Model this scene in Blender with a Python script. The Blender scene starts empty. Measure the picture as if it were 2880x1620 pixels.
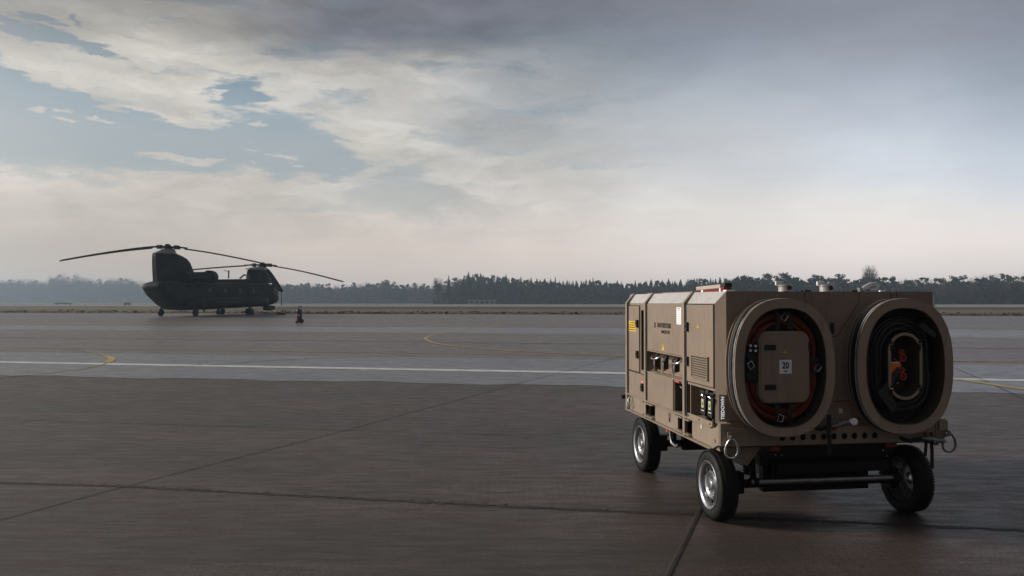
import bpy, bmesh, math, random
from mathutils import Vector, Matrix
R = math.radians
rnd = random.Random(7)
S = bpy.context.scene
COL = S.collection

# ------------------------------------------------------------------ camera
F, PITCH, H = 2200.0, 0.0183, 1.7          # focal length in pixels of a 2880 wide frame, upward tilt, eye height
cam = bpy.data.cameras.new('camera'); co = bpy.data.objects.new('camera', cam); COL.objects.link(co)
co.location = (0, 0, H); co.rotation_euler = (R(90) + PITCH, 0, 0)
cam.sensor_width = 36; cam.lens = 36 * F / 2880; cam.clip_start = 0.05; cam.clip_end = 4000
S.camera = co
S.view_settings.view_transform = 'Standard'; S.view_settings.look = 'None'
S.view_settings.exposure = .12; S.view_settings.gamma = 1
S.cycles.volume_bounces = 1

def lin(c):
    return tuple((v/255/12.92 if v/255 <= .04045 else ((v/255+.055)/1.055)**2.4) for v in c)

def azel(px, py):
    a = (px-1440)/F; b = (810-py)/F
    d = Vector((a, math.cos(PITCH)-b*math.sin(PITCH), math.sin(PITCH)+b*math.cos(PITCH))).normalized()
    return math.atan2(d.x, d.y), math.asin(d.z)

# ------------------------------------------------------------------ sun
SUN_AZ, SUN_EL = R(-82), R(23)             # azimuth measured from the view direction, negative = left
sd = bpy.data.lights.new('sun', 'SUN'); sd.energy = 3.5; sd.angle = R(14); sd.color = (1, .93, .84)
so = bpy.data.objects.new('sun', sd); COL.objects.link(so)
sv = Vector((math.sin(SUN_AZ)*math.cos(SUN_EL), math.cos(SUN_AZ)*math.cos(SUN_EL), math.sin(SUN_EL)))
so.rotation_euler = sv.to_track_quat('Z', 'Y').to_euler()

# ------------------------------------------------------------------ world: procedural evening sky with clouds
W = bpy.data.worlds.new('World'); S.world = W; W.use_nodes = True
nt = W.node_tree; nt.nodes.clear()
class NT:
    def __init__(s, t): s.t = t
    def n(s, typ, **k):
        o = s.t.nodes.new(typ)
        for a, b in k.items(): setattr(o, a, b)
        return o
    def l(s, a, b): s.t.links.new(a, b)
    def put(s, sock, v):
        if isinstance(v, bpy.types.NodeSocket): s.l(v, sock)
        else: sock.default_value = v
    def m(s, op, a, b=0.0, c=None, clamp=False):
        o = s.n('ShaderNodeMath', operation=op, use_clamp=clamp)
        s.put(o.inputs[0], a); s.put(o.inputs[1], b)
        if c is not None: s.put(o.inputs[2], c)
        return o.outputs[0]
    def vm(s, op, a, b=None):
        o = s.n('ShaderNodeVectorMath', operation=op); s.put(o.inputs[0], a)
        if b is not None: s.put(o.inputs[1], b)
        return o.outputs['Value'] if op in ('LENGTH', 'DOT_PRODUCT', 'DISTANCE') else o.outputs['Vector']
    def mr(s, v, a, b, c=0.0, d=1.0, smooth=True):
        o = s.n('ShaderNodeMapRange', interpolation_type='SMOOTHSTEP' if smooth else 'LINEAR')
        s.put(o.inputs[0], v); s.put(o.inputs[1], a); s.put(o.inputs[2], b); s.put(o.inputs[3], c); s.put(o.inputs[4], d)
        return o.outputs[0]
    def mix(s, f, a, b, blend='MIX'):
        o = s.n('ShaderNodeMix', data_type='RGBA', blend_type=blend)
        s.put(o.inputs[0], f)
        for i, v in ((6, a), (7, b)):
            if isinstance(v, tuple) and len(v) == 3: v = v + (1,)
            s.put(o.inputs[i], v)
        return o.outputs[2]
    def noise(s, vec, scale, detail=6, rough=.55, dist=0.0, out='Fac'):
        o = s.n('ShaderNodeTexNoise'); s.put(o.inputs['Vector'], vec)
        o.inputs['Scale'].default_value = scale; o.inputs['Detail'].default_value = detail
        o.inputs['Roughness'].default_value = rough; o.inputs['Distortion'].default_value = dist
        return o.outputs['Factor' if out == 'Fac' and 'Factor' in o.outputs else out] if out == 'Fac' else o.outputs['Color']
    def mapping(s, vec, loc=(0, 0, 0), rot=(0, 0, 0), sc=(1, 1, 1), typ='POINT'):
        o = s.n('ShaderNodeMapping', vector_type=typ); s.put(o.inputs[0], vec)
        o.inputs[1].default_value = loc; o.inputs[2].default_value = rot; o.inputs[3].default_value = sc
        return o.outputs[0]
    def ramp(s, f, stops, interp='LINEAR'):
        o = s.n('ShaderNodeValToRGB'); cr = o.color_ramp; cr.interpolation = interp
        stops = sorted(stops)
        while len(cr.elements) < len(stops): cr.elements.new(.5)
        for e, (p, c) in zip(cr.elements, stops):
            e.position = p
        for e, (p, c) in zip(cr.elements, stops):
            e.position = p; e.color = tuple(c[:3]) + (1,)
        s.put(o.inputs[0], f)
        return o.outputs[0]

g = NT(nt)
tc = g.n('ShaderNodeTexCoord').outputs['Generated']
nrm = g.vm('NORMALIZE', tc)
sx = g.n('ShaderNodeSeparateXYZ'); g.l(nrm, sx.inputs[0])
az = g.m('ARCTAN2', sx.outputs[0], sx.outputs[1]); el = g.m('ARCSINE', sx.outputs[2])
cv = g.n('ShaderNodeCombineXYZ'); g.l(az, cv.inputs[0]); g.l(el, cv.inputs[1])
AE = cv.outputs[0]
# cloud-deck coordinates: flatter towards the horizon
st = g.vm('MULTIPLY', AE, (1.0, 2.6, 1.0))
wn = g.noise(st, 3.2, 5, .55, out='Color')
wv = g.vm('MULTIPLY', g.vm('SUBTRACT', wn, (.5, .5, .5)), (.17, .075, 0.0))
fine = g.noise(g.vm('MULTIPLY', AE, (1.0, 3.4, 1.0)), 14, 8, .62, out='Color')
fv = g.vm('MULTIPLY', g.vm('SUBTRACT', fine, (.5, .5, .5)), (.10, .040, 0.0))
WAE = g.vm('ADD', AE, wv)
CAE = g.vm('ADD', g.vm('ADD', AE, g.vm('MULTIPLY', wv, (.5, .5, 0))), fv)
sw = g.n('ShaderNodeSeparateXYZ'); g.l(WAE, sw.inputs[0])
el01 = g.mr(sw.outputs[1], -.06, .46, 0, 1, False)
cols = {
 -200: [(0,(138,137,134)),(60,(172,169,163)),(130,(190,186,179)),(250,(197,193,186)),(450,(203,196,187)),(530,(196,187,178)),(600,(186,178,169)),(660,(184,175,165)),(740,(180,169,158)),(850,(170,159,149))],
 500: [(0,(142,140,137)),(70,(166,163,157)),(130,(194,190,182)),(250,(201,197,190)),(500,(198,191,183)),(600,(194,186,178)),(700,(188,176,166)),(790,(184,171,160)),(850,(178,165,155))],
 1000: [(0,(112,114,122)),(80,(110,114,124)),(140,(130,132,137)),(200,(190,186,180)),(300,(193,191,186)),(400,(204,200,192)),(500,(190,187,181)),(600,(194,189,182)),(700,(210,197,187)),(850,(204,190,180))],
 1500: [(0,(110,113,123)),(100,(120,127,136)),(200,(150,154,158)),(300,(160,164,168)),(400,(174,175,175)),(490,(198,194,188)),(600,(207,201,195)),(700,(221,208,199)),(850,(216,203,194))],
 1950: [(0,(125,129,139)),(100,(131,140,152)),(200,(154,162,173)),(300,(180,186,193)),(400,(190,193,197)),(500,(204,205,206)),(600,(221,217,212)),(700,(231,221,215)),(850,(228,218,213))],
 2450: [(0,(134,139,151)),(100,(147,153,165)),(200,(164,172,184)),(300,(183,190,202)),(400,(200,207,217)),(500,(210,216,223)),(600,(231,228,224)),(700,(241,231,225)),(850,(238,228,222))],
 3000: [(0,(130,135,147)),(100,(141,149,162)),(200,(154,164,177)),(300,(175,184,196)),(400,(193,203,214)),(500,(206,212,221)),(600,(229,228,226)),(700,(238,229,224)),(850,(236,227,221))],
}
keys = sorted(cols)
acc = None
for i, k in enumerate(keys):
    sp = []
    for py, c in cols[k]:
        e = azel(k, py)[1]; sp.append(((e+.06)/.52, lin(c)))
    r_ = g.ramp(el01, sp)
    if acc is None: acc = r_
    else:
        a0, a1 = azel(keys[i-1], 400)[0], azel(k, 400)[0]
        acc = g.mix(g.mr(sw.outputs[0], a0, a1), acc, r_)
# soft internal modelling of the cloud deck
b1 = g.noise(g.vm('MULTIPLY', CAE, (1, 3.4, 1)), 7.5, 9, .6)
hi = g.mr(el, .02, .14)
amp = g.m('MULTIPLY', g.m('SUBTRACT', b1, .5), g.m('MULTIPLY', hi, g.mr(az, -.15, .3, 1.15, .22)))
cm = g.n('ShaderNodeCombineXYZ'); 
for i in range(3): g.l(g.m('ADD', amp, 1.0), cm.inputs[i])
acc = g.vm('MULTIPLY', acc, cm.outputs[0])

def ell(px, py, rx, ry, tilt=0.0, vec=None):
    a, e = azel(px, py)
    o = g.mapping(CAE if vec is None else vec, (a, e, 0), (0, 0, R(-tilt)), (rx/F*.86, ry/F*.93, 1), 'TEXTURE')
    return g.m('SUBTRACT', 1.0, g.vm('LENGTH', o))
def union(lst):
    d = lst[0]
    for x in lst[1:]: d = g.m('MAXIMUM', d, x)
    return d
clear = union([ell(150, 330, 430, 165, 0), ell(430, 415, 330, 85, 4), ell(700, 395, 310, 105, 6), ell(860, 440, 190, 75, 12),
               ell(690, 258, 110, 38, -4), ell(90, 190, 190, 55, 10)])
bulge = union([ell(400, 235, 230, 70, 14), ell(470, 300, 140, 34, 16), ell(330, 285, 70, 20, 10), ell(560, 335, 75, 14, 0), ell(90, 145, 260, 52, 12)])
clear = g.m('MINIMUM', clear, g.m('MULTIPLY', bulge, -1.3))
streaks = union([ell(60, 88, 150, 20, 8), ell(230, 125, 180, 17, 13), ell(140, 62, 90, 13, 5), ell(243, 62, 32, 22, 50), ell(690, 214, 42, 12, -8)])
soft = union([ell(1140, 560, 260, 75, 4), ell(1130, 492, 140, 34, -6)])
dn = g.m('MULTIPLY', g.m('SUBTRACT', g.noise(g.vm('MULTIPLY', AE, (1, 3.8, 1)), 15, 12, .70), .5), 1.15)
m1 = g.mr(g.m('ADD', clear, dn), -.10, .26)
m2 = g.mr(g.m('ADD', streaks, g.m('MULTIPLY', dn, 1.4)), .05, .5, 0, .85)
m3 = g.mr(g.m('ADD', soft, dn), 0.0, .55, 0, .62)
puffs = union([ell(120, 318, 26, 9), ell(180, 318, 24, 10), ell(175, 342, 26, 8), ell(262, 343, 52, 11, 4), ell(300, 308, 30, 9),
               ell(435, 450, 78, 12, 8), ell(542, 464, 78, 10, -2), ell(710, 425, 62, 10, 2), ell(800, 440, 48, 9, 3), ell(820, 458, 40, 7),
               ell(705, 466, 34, 6), ell(68, 192, 66, 10, 4), ell(150, 210, 60, 13, 0), ell(700, 345, 45, 12, 0), ell(630, 260, 28, 7), ell(940, 395, 70, 10, 6),
               ell(960, 372, 70, 12, 4)])
mp = g.mr(g.m('ADD', puffs, g.m('MULTIPLY', dn, 1.8)), .1, .6, 0, .8)
gap = g.noise(g.vm('MULTIPLY', CAE, (1, 5.0, 1)), 6.5, 10, .62)
gapm = g.m('MULTIPLY', g.mr(gap, .50, .68, 0, .60), g.m('MULTIPLY', g.mr(az, .02, .28, 1, 0), g.mr(el, .065, .12)))
clearmask = g.m('MAXIMUM', g.m('MAXIMUM', g.m('MAXIMUM', m1, m2), m3), gapm)
clearmask = g.m('MULTIPLY', g.m('MULTIPLY', clearmask, .9), g.m('SUBTRACT', 1.0, mp))
clearcol = g.ramp(g.mr(el, -.06, .46, 0, 1, False), [((azel(500, y)[1]+.06)/.52, lin(c)) for y, c in
    [(0,(98,110,122)),(120,(100,118,133)),(220,(118,140,156)),(300,(142,159,171)),(380,(154,165,173)),(470,(156,166,172)),(560,(174,178,177)),(700,(182,176,170))]])
sky = g.n('ShaderNodeTexSky', sky_type='NISHITA'); sky.sun_disc = False
sky.sun_elevation = SUN_EL; sky.sun_rotation = SUN_AZ; sky.air_density = 1.4; sky.dust_density = 2.5
clear10 = g.mix(.12, g.vm('MULTIPLY', clearcol, (10, 10, 10)), sky.outputs[0])
allc = g.mix(clearmask, g.vm('MULTIPLY', acc, (10, 10, 10)), clear10)
# unseen sky shaped for its light: darkened behind, brightened sunward, grey overhead
beh = g.mr(g.m('ABSOLUTE', az), .85, 1.8)
allc = g.mix(beh, allc, tuple(v*10 for v in (.105, .096, .094)))
sunward = g.m('MULTIPLY', g.mr(g.m('ABSOLUTE', g.m('SUBTRACT', az, -1.15)), 0.0, .75, 1, 0), g.mr(el, -.1, 1.1, 1, 0))
allc = g.mix(g.m('MULTIPLY', sunward, .9), allc, tuple(v*10 for v in (.80, .77, .72)))
top = g.mr(el, .42, .9)
allc = g.mix(top, allc, tuple(v*10 for v in (.16, .16, .18)))
bg = g.n('ShaderNodeBackground'); g.l(allc, bg.inputs[0]); bg.inputs[1].default_value = .1
wo = g.n('ShaderNodeOutputWorld'); g.l(bg.outputs[0], wo.inputs[0])

# ------------------------------------------------------------------ materials
def mat(name, base, rough=.6, metal=0.0, spec=.5, var=.12, vscale=6.0, bump=0.0, bscale=60.0, coat=0.0, emis=None):
    m = bpy.data.materials.new(name); m.use_nodes = True
    t = NT(m.node_tree); b = m.node_tree.nodes['Principled BSDF']
    tcn = t.n('ShaderNodeTexCoord').outputs['Object']
    n1 = t.noise(tcn, vscale, 5, .6)
    lo = tuple(v*(1-var) for v in base); hi_ = tuple(min(1, v*(1+var)) for v in base)
    cc = t.mix(t.mr(n1, .3, .7), lo, hi_)
    if name.startswith('tan'):      # faint rain streaks, dust and small scuffs
        sk = t.noise(t.mapping(tcn, sc=(9, 9, .9)), 3, 5, .6); cc = t.mix(t.mr(sk, .50, .64, 0, .30), cc, tuple(v*.55 for v in base))
        sf = t.noise(tcn, 42, 4, .75); cc = t.mix(t.mr(sf, .62, .70, 0, .35), cc, tuple(min(1, v*1.5) for v in base))
    t.l(cc, b.inputs['Base Color'])
    t.put(b.inputs['Roughness'], t.mr(t.noise(tcn, vscale*2.3, 4, .6), .3, .7, max(0.02, rough-.07), min(1, rough+.07)))
    b.inputs['Metallic'].default_value = metal
    b.inputs['Specular IOR Level'].default_value = spec
    b.inputs['Coat Weight'].default_value = coat; b.inputs['Coat Roughness'].default_value = .25
    if bump:
        bn = t.n('ShaderNodeBump'); bn.inputs['Strength'].default_value = bump; bn.inputs['Distance'].default_value = .01
        t.l(t.noise(tcn, bscale, 5, .6), bn.inputs['Height']); t.l(bn.outputs[0], b.inputs['Normal'])
    return m
TAN = mat('tan_paint', (.27, .205, .155), .42, var=.05, vscale=3, bump=.04, bscale=220)
TANR = mat('tan_roof_painted_sheen', (.60, .555, .52), .30, var=.03, vscale=3, coat=1.0)  # same tan lightened: sky sheen on the roof put into the base colour
TAN2 = mat('tan_paint_frame', (.285, .225, .17), .46, var=.06, vscale=5)
RIMTAN = mat('tan_reel_paint', (.34, .265, .205), .55, var=.06, vscale=4)
BLACK = mat('black_rubber_trim', (.012, .012, .012), .55)
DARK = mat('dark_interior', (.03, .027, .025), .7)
CHASS = mat('black_chassis_paint', (.006, .006, .0065), .55, spec=.3, var=.2)
TYRE = mat('tyre_rubber', (.010, .0095, .009), .7, spec=.3, var=.3, vscale=10, bump=.3, bscale=90)
STEEL = mat('silver_steel_rim', (.33, .34, .36), .34, metal=.85, var=.08)
DSTEEL = mat('dull_steel', (.30, .30, .31), .4, metal=.9, var=.2, vscale=20)
CHROME = mat('chromed_steel', (.75, .75, .76), .2, metal=1)
WHITE = mat('white_plastic', (.75, .74, .72), .45)
LAB = mat('white_label', (.86, .88, .92), .5, var=.02)
INK = mat('black_ink', (.007, .007, .007), .6, var=.02)
YEL = mat('yellow_sticker', (.72, .48, .04), .5, var=.03)
REDS = mat('red_sticker', (.55, .06, .05), .5, var=.05)
REDL = mat('red_lens', (.20, .006, .008), .25, var=.1, coat=.4)
ORG = mat('orange_cable_sheath', (.20, .038, .015), .45, var=.15, vscale=8)
CABB = mat('black_cable_sheath', (.018, .018, .019), .4, var=.3, vscale=8)
ORT = mat('orange_tag', (.95, .22, .02), .5, var=.05)
YGR = mat('pale_yellow_label', (.62, .66, .36), .5, var=.05)
REDP = mat('red_valve_plastic', (.55, .07, .05), .4)
GREY = mat('grey_cap_metal', (.42, .41, .39), .4, metal=.3)
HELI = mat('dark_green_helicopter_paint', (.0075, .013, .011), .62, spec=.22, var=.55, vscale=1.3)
HELI2 = mat('helicopter_cap_painted_sheen', (.26, .24, .24), .45, var=.12, vscale=1)  # pale grey puts reflected sky into the colour of the pylon caps
HBLK = mat('helicopter_black', (.010, .010, .011), .6, spec=.3)
GLASS = mat('dark_window_glass', (.03, .035, .04), .3, spec=.4, var=.1)
REDX = mat('extinguisher_red', (.085, .006, .006), .4, var=.2)

def ground_mat(name, c1, c2, c3, rough=.62, streak=(1, 1, 1), spec=.38, rot=0.0, grain=.25, stains=True):
    m = bpy.data.materials.new(name); m.use_nodes = True
    t = NT(m.node_tree); b = m.node_tree.nodes['Principled BSDF']
    p = t.n('ShaderNodeTexCoord').outputs['Object']
    pr = t.mapping(p, rot=(0, 0, rot), sc=streak)
    big = t.noise(pr, .35, 6, .6); mid = t.noise(pr, 2.2, 7, .65); fin = t.noise(p, 26, 8, .8)
    c = t.mix(t.mr(big, .40, .60), c1, c2)
    c = t.mix(t.mr(mid, .46, .66, 0, .75), c, c3)
    stk = t.noise(t.mapping(p, rot=(0, 0, rot), sc=(1.1, 6, 1)), 1.7, 9, .74)
    c = t.mix(t.mr(stk, .46, .60, 0, .6), c, tuple(v*.50 for v in c2))
    if stains:
        bs = t.noise(t.mapping(p, rot=(0, 0, R(28)), sc=(.5, 2.4, 1)), .9, 5, .55)
        c = t.mix(t.mr(bs, .55, .74, 0, .5), c, tuple(v*.5 for v in c1))
        # broom lines from the float finish
        wv_ = t.noise(t.mapping(p, rot=(0, 0, R(20)), sc=(30, 1.0, 1)), 1.0, 4, .65)
        c = t.mix(t.mr(wv_, .47, .58, 0, .42), c, tuple(v*.42 for v in c1))
    c = t.mix(t.mr(fin, .42, .60, 0, grain*1.5), c, tuple(v*.45 for v in c1))
    if stains:
        grn = t.noise(p, 62, 4, .85); c = t.mix(t.mr(grn, .47, .64, 0, .55), c, tuple(v*2.3 for v in c2))
        drk = t.noise(p, 48, 4, .85); c = t.mix(t.mr(drk, .50, .64, 0, .8), c, tuple(v*.35 for v in c1))
        hue = t.noise(t.mapping(p, rot=(0, 0, rot), sc=(.5, 1.2, 1)), .6, 4, .6); c = t.mix(t.mr(hue, .42, .6, 0, .6), c, (c1[0]*.80, c1[1]*.92, c1[2]*.90))
    t.l(c, b.inputs['Base Color'])
    t.put(b.inputs['Roughness'], t.mr(stk, .40, .60, rough-.05, rough+.09))
    b.inputs['Specular IOR Level'].default_value = spec
    bn = t.n('ShaderNodeBump'); bn.inputs['Strength'].default_value = .3; bn.inputs['Distance'].default_value = .006
    t.l(t.m('ADD', fin, t.m('MULTIPLY', mid, 1.5)), bn.inputs['Height']); t.l(bn.outputs[0], b.inputs['Normal'])
    return m
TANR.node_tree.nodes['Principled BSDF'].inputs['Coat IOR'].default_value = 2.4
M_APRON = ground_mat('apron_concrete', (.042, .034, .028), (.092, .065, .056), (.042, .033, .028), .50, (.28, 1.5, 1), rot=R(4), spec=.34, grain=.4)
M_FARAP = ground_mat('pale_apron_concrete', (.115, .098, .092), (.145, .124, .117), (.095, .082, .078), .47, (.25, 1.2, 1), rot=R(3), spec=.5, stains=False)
M_TAXI = ground_mat('taxiway_asphalt', (.13, .137, .155), (.165, .172, .192), (.105, .11, .126), .42, (.15, 1.4, 1), stains=False, rot=R(3), spec=.6)
M_FIELD = ground_mat('dry_winter_grass', (.15, .125, .092), (.22, .185, .14), (.10, .088, .062), .9, (.02, .25, 1), spec=.1, stains=False, grain=.4)
M_PALE = ground_mat('pale_runway_concrete', (.24, .225, .205), (.30, .28, .26), (.20, .19, .18), .8, (.02, .3, 1), spec=.2, stains=False)
M_RUN = ground_mat('runway_asphalt', (.075, .072, .07), (.10, .096, .092), (.06, .058, .056), .85, (.02, .3, 1), spec=.2, stains=False)
M_SCRUFF = ground_mat('dark_verge_soil', (.10, .084, .064), (.125, .105, .08), (.075, .065, .05), .95, (.2, 1, 1), spec=.1, stains=False)
M_LWHITE = mat('worn_white_line_paint', (.50, .50, .50), .6, var=.2, vscale=3)
M_LYEL = mat('worn_yellow_line_paint', (.36, .27, .07), .6, var=.22, vscale=3)
M_LYEL2 = mat('faint_yellow_line_paint', (.27, .22, .095), .6, var=.3, vscale=3)
M_JOINT = mat('dark_joint_sealant', (.016, .014, .013), .6, var=.3, vscale=8)
M_PEDGE = mat('pale_joint_lip', (.11, .095, .085), .7, var=.3, vscale=14)
M_JEDGE = mat('joint_edge_concrete', (.034, .027, .024), .7, var=.45, vscale=14, bump=.4)
M_BARK = mat('tree_bark', (.045, .036, .028), .9, var=.3, vscale=2)
M_SPR = mat('spruce_needles', (.028, .040, .022), .85, spec=.15, var=.35, vscale=.25)
M_PIN = mat('pine_needles', (.036, .045, .026), .85, spec=.15, var=.4, vscale=.3)
M_TWIG = mat('bare_twigs', (.075, .062, .048), .9, spec=.1, var=.3, vscale=.4)
M_TUFT = mat('dry_tuft_grass', (.13, .108, .075), .9, spec=.1, var=.4, vscale=2)

# ------------------------------------------------------------------ mesh helpers
def tag(o, label=None, cat=None, group=None, kind=None):
    if label: o['label'] = label
    if cat: o['category'] = cat
    if group: o['group'] = group
    if kind: o['kind'] = kind
    return o
class MB:
    def __init__(s): s.v = []; s.f = []; s.sm = []
    def add(s, vs, fs, smooth=False):
        b = len(s.v); s.v += [tuple(v) for v in vs]
        s.f += [tuple(i+b for i in f) for f in fs]; s.sm += [smooth]*len(fs); return s
    def box(s, x0, x1, y0, y1, z0, z1, m=None):
        vs = [Vector((x, y, z)) for x in (x0, x1) for y in (y0, y1) for z in (z0, z1)]
        if m: vs = [m @ v for v in vs]
        return s.add(vs, [(0,1,3,2),(4,6,7,5),(0,4,5,1),(2,3,7,6),(0,2,6,4),(1,5,7,3)])
    def tube(s, pts, r, n=10, closed=False, cap=True):
        pts = [Vector(p) for p in pts]; N = len(pts)
        rr = r if isinstance(r, (list, tuple)) else [r]*N
        T = []
        for i in range(N):
            a = pts[(i-1) % N] if (closed or i) else pts[0]; b = pts[(i+1) % N] if (closed or i < N-1) else pts[-1]
            T.append((b-a).normalized())
        u = T[0].orthogonal().normalized(); vs = []
        for i in range(N):
            u = (u - T[i]*u.dot(T[i])).normalized(); w = T[i].cross(u)
            for k in range(n):
                a = 2*math.pi*k/n; vs.append(pts[i] + (u*math.cos(a)+w*math.sin(a))*rr[i])
        fs = []
        for i in range(N if closed else N-1):
            j = (i+1) % N
            for k in range(n): fs.append((i*n+k, i*n+(k+1) % n, j*n+(k+1) % n, j*n+k))
        if cap and not closed: fs += [tuple(range(n))[::-1], tuple((N-1)*n+k for k in range(n))]
        return s.add(vs, fs, True)
    def cyl(s, a, b, r, n=20, r2=None): return s.tube([a, b], [r, r if r2 is None else r2], n)
    def lathe(s, prof, n=32, axis='x', org=(0, 0, 0)):
        """prof: (along, radius) pairs"""
        vs = []; o = Vector(org)
        for a, r in prof:
            for k in range(n):
                t = 2*math.pi*k/n; c, d = r*math.cos(t), r*math.sin(t)
                vs.append(o + Vector({'x': (a, c, d), 'y': (c, a, d), 'z': (c, d, a)}[axis]))
        fs = []
        for i in range(len(prof)-1):
            for k in range(n): fs.append((i*n+k, i*n+(k+1) % n, (i+1)*n+(k+1) % n, (i+1)*n+k))
        return s.add(vs, fs, True)
    def prism(s, poly, axis, a, b, m=None):
        """poly of 2-D points extruded along axis from a to b"""
        def P(p, t): return Vector({'x': (t, p[0], p[1]), 'y': (p[0], t, p[1]), 'z': (p[0], p[1], t)}[axis])
        n = len(poly); vs = [P(p, a) for p in poly]+[P(p, b) for p in poly]
        if m: vs = [m @ v for v in vs]
        return s.add(vs, [tuple(range(n))[::-1], tuple(range(n, 2*n))]+[(i, (i+1) % n, n+(i+1) % n, n+i) for i in range(n)])
    def ring(s, outer, inner, axis, a, b):
        """plate between two outlines with equal point counts"""
        def P(p, t): return {'x': (t, p[0], p[1]), 'y': (p[0], t, p[1]), 'z': (p[0], p[1], t)}[axis]
        n = len(outer); vs = [P(p, a) for p in outer]+[P(p, a) for p in inner]+[P(p, b) for p in outer]+[P(p, b) for p in inner]
        fs = []
        for i in range(n):
            j = (i+1) % n
            fs += [(i, j, n+j, n+i), (2*n+i, 3*n+i, 3*n+j, 2*n+j), (i, 2*n+i, 2*n+j, j), (n+i, n+j, 3*n+j, 3*n+i)]
        return s.add(vs, fs)
    def loft(s, secs, cap=True, smooth=True):
        n = len(secs[0]); vs = [v for q in secs for v in q]; fs = []
        for i in range(len(secs)-1):
            for k in range(n): fs.append((i*n+k, i*n+(k+1) % n, (i+1)*n+(k+1) % n, (i+1)*n+k))
        if cap: fs += [tuple(range(n))[::-1], tuple((len(secs)-1)*n+k for k in range(n))]
        return s.add(vs, fs, smooth)
    def build(s, name, m, parent=None, bevel=0.0, autosm=True, fix=True):
        me = bpy.data.meshes.new(name); me.from_pydata(s.v, [], s.f)
        me.polygons.foreach_set('use_smooth', [bool(x) for x in s.sm])
        if fix:
            bm = bmesh.new(); bm.from_mesh(me); bmesh.ops.recalc_face_normals(bm, faces=bm.faces)
            if autosm:
                for e in bm.edges:
                    if len(e.link_faces) == 2 and e.calc_face_angle(0) > R(40): e.smooth = False
            bm.to_mesh(me); bm.free()
        me.materials.append(m)
        o = bpy.data.objects.new(name, me); COL.objects.link(o)
        if parent: o.parent = parent
        if bevel:
            bv = o.modifiers.new('bevel', 'BEVEL'); bv.width = bevel; bv.segments = 2; bv.limit_method = 'ANGLE'; bv.angle_limit = R(40)
        return o
def empty(name, loc, rz=0, label=None, cat=None, group=None):
    o = bpy.data.objects.new(name, None); COL.objects.link(o); o.location = loc; o.rotation_euler = (0, 0, rz)
    return tag(o, label, cat, group)
def text(name, body, size, m, parent, mtx, sx=1.0, bold=0.0, ax='CENTER'):
    c = bpy.data.curves.new('tmp', 'FONT'); c.body = body; c.size = size; c.align_x = ax; c.align_y = 'CENTER'
    c.extrude = .0006; c.offset = bold
    o = bpy.data.objects.new('tmp', c); COL.objects.link(o)
    bpy.context.view_layer.update()
    me = bpy.data.meshes.new_from_object(o.evaluated_get(bpy.context.evaluated_depsgraph_get()))
    bpy.data.objects.remove(o); bpy.data.curves.remove(c)
    me.transform(mtx @ Matrix.Diagonal((sx, 1, 1, 1))); me.materials.clear(); me.materials.append(m); me.name = name
    q = bpy.data.objects.new(name, me); COL.objects.link(q); q.parent = parent
    return q
def stadium(cx, cz, hw, hh, n=12):
    r = min(hw, hh); p = []
    for k in range(4*n):
        a = 2*math.pi*(k+.5)/(4*n)
        p.append((cx+(hw-r)*(1 if math.cos(a) > 0 else -1)+r*math.cos(a), cz+(hh-r)*(1 if math.sin(a) > 0 else -1)+r*math.sin(a)))
    return p
def oval(cx, cz, hw, hh, n=12, e=2.42):
    p = []
    for k in range(4*n):
        a = 2*math.pi*(k+.5)/(4*n); c_, s_ = math.cos(a), math.sin(a)
        p.append((cx+hw*math.copysign(abs(c_)**(2/e), c_), cz+hh*math.copysign(abs(s_)**(2/e), s_)))
    return p
def rrect(cx, cz, hw, hh, r, n=5):
    p = []
    for q, (sx_, sz_) in enumerate(((1, 1), (-1, 1), (-1, -1), (1, -1))):
        for k in range(n+1):
            a = math.pi/2*(q+k/n); p.append((cx+sx_*(hw-r)+r*math.cos(a), cz+sz_*(hh-r)+r*math.sin(a)))
    return p

# ------------------------------------------------------------------ ground: level near the camera, rising 1% over the apron
BR = [(-1e4, 0), (10, 0), (75, .6825), (110, .85), (1e4, .85)]
def gz(y):
    for (a, za), (b, zb) in zip(BR, BR[1:]):
        if y <= b: return za+(zb-za)*(y-a)/(b-a)
    return .85
def gp(px, py, off=0.0):
    a = (px-1440)/F; b = (810-py)/F
    d = Vector((a, math.cos(PITCH)-b*math.sin(PITCH), math.sin(PITCH)+b*math.cos(PITCH)))
    lo, hi_ = .5, 1500.0
    for _ in range(60):
        t = (lo+hi_)/2
        if H+d.z*t > gz(d.y*t): lo = t
        else: hi_ = t
    return Vector((d.x*lo, d.y*lo, gz(d.y*lo)+off))
def sheet(name, rows, m, off):
    """rows: list of (y, x0, x1)"""
    b = MB(); N = 24
    vs = []
    for y, x0, x1 in rows:
        for i in range(N+1): vs.append((x0+(x1-x0)*i/N, y, gz(y)+off))
    fs = [(r*(N+1)+i, r*(N+1)+i+1, (r+1)*(N+1)+i+1, (r+1)*(N+1)+i) for r in range(len(rows)-1) for i in range(N)]
    b.add(vs, fs)
    return tag(b.build(name, m), kind='structure')
sheet('ground', [(y, -980, 980) for y in (-120, 10, 75, 110, 250, 450, 660, 930)], M_FIELD, -.03)
def edge(px0, y0, px1, y1):      # world line through two picture points on the apron, as y = a + b x
    p, q = gp(px0, y0), gp(px1, y1); b = (q.y-p.y)/(q.x-p.x); return p.y-b*p.x, b
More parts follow.
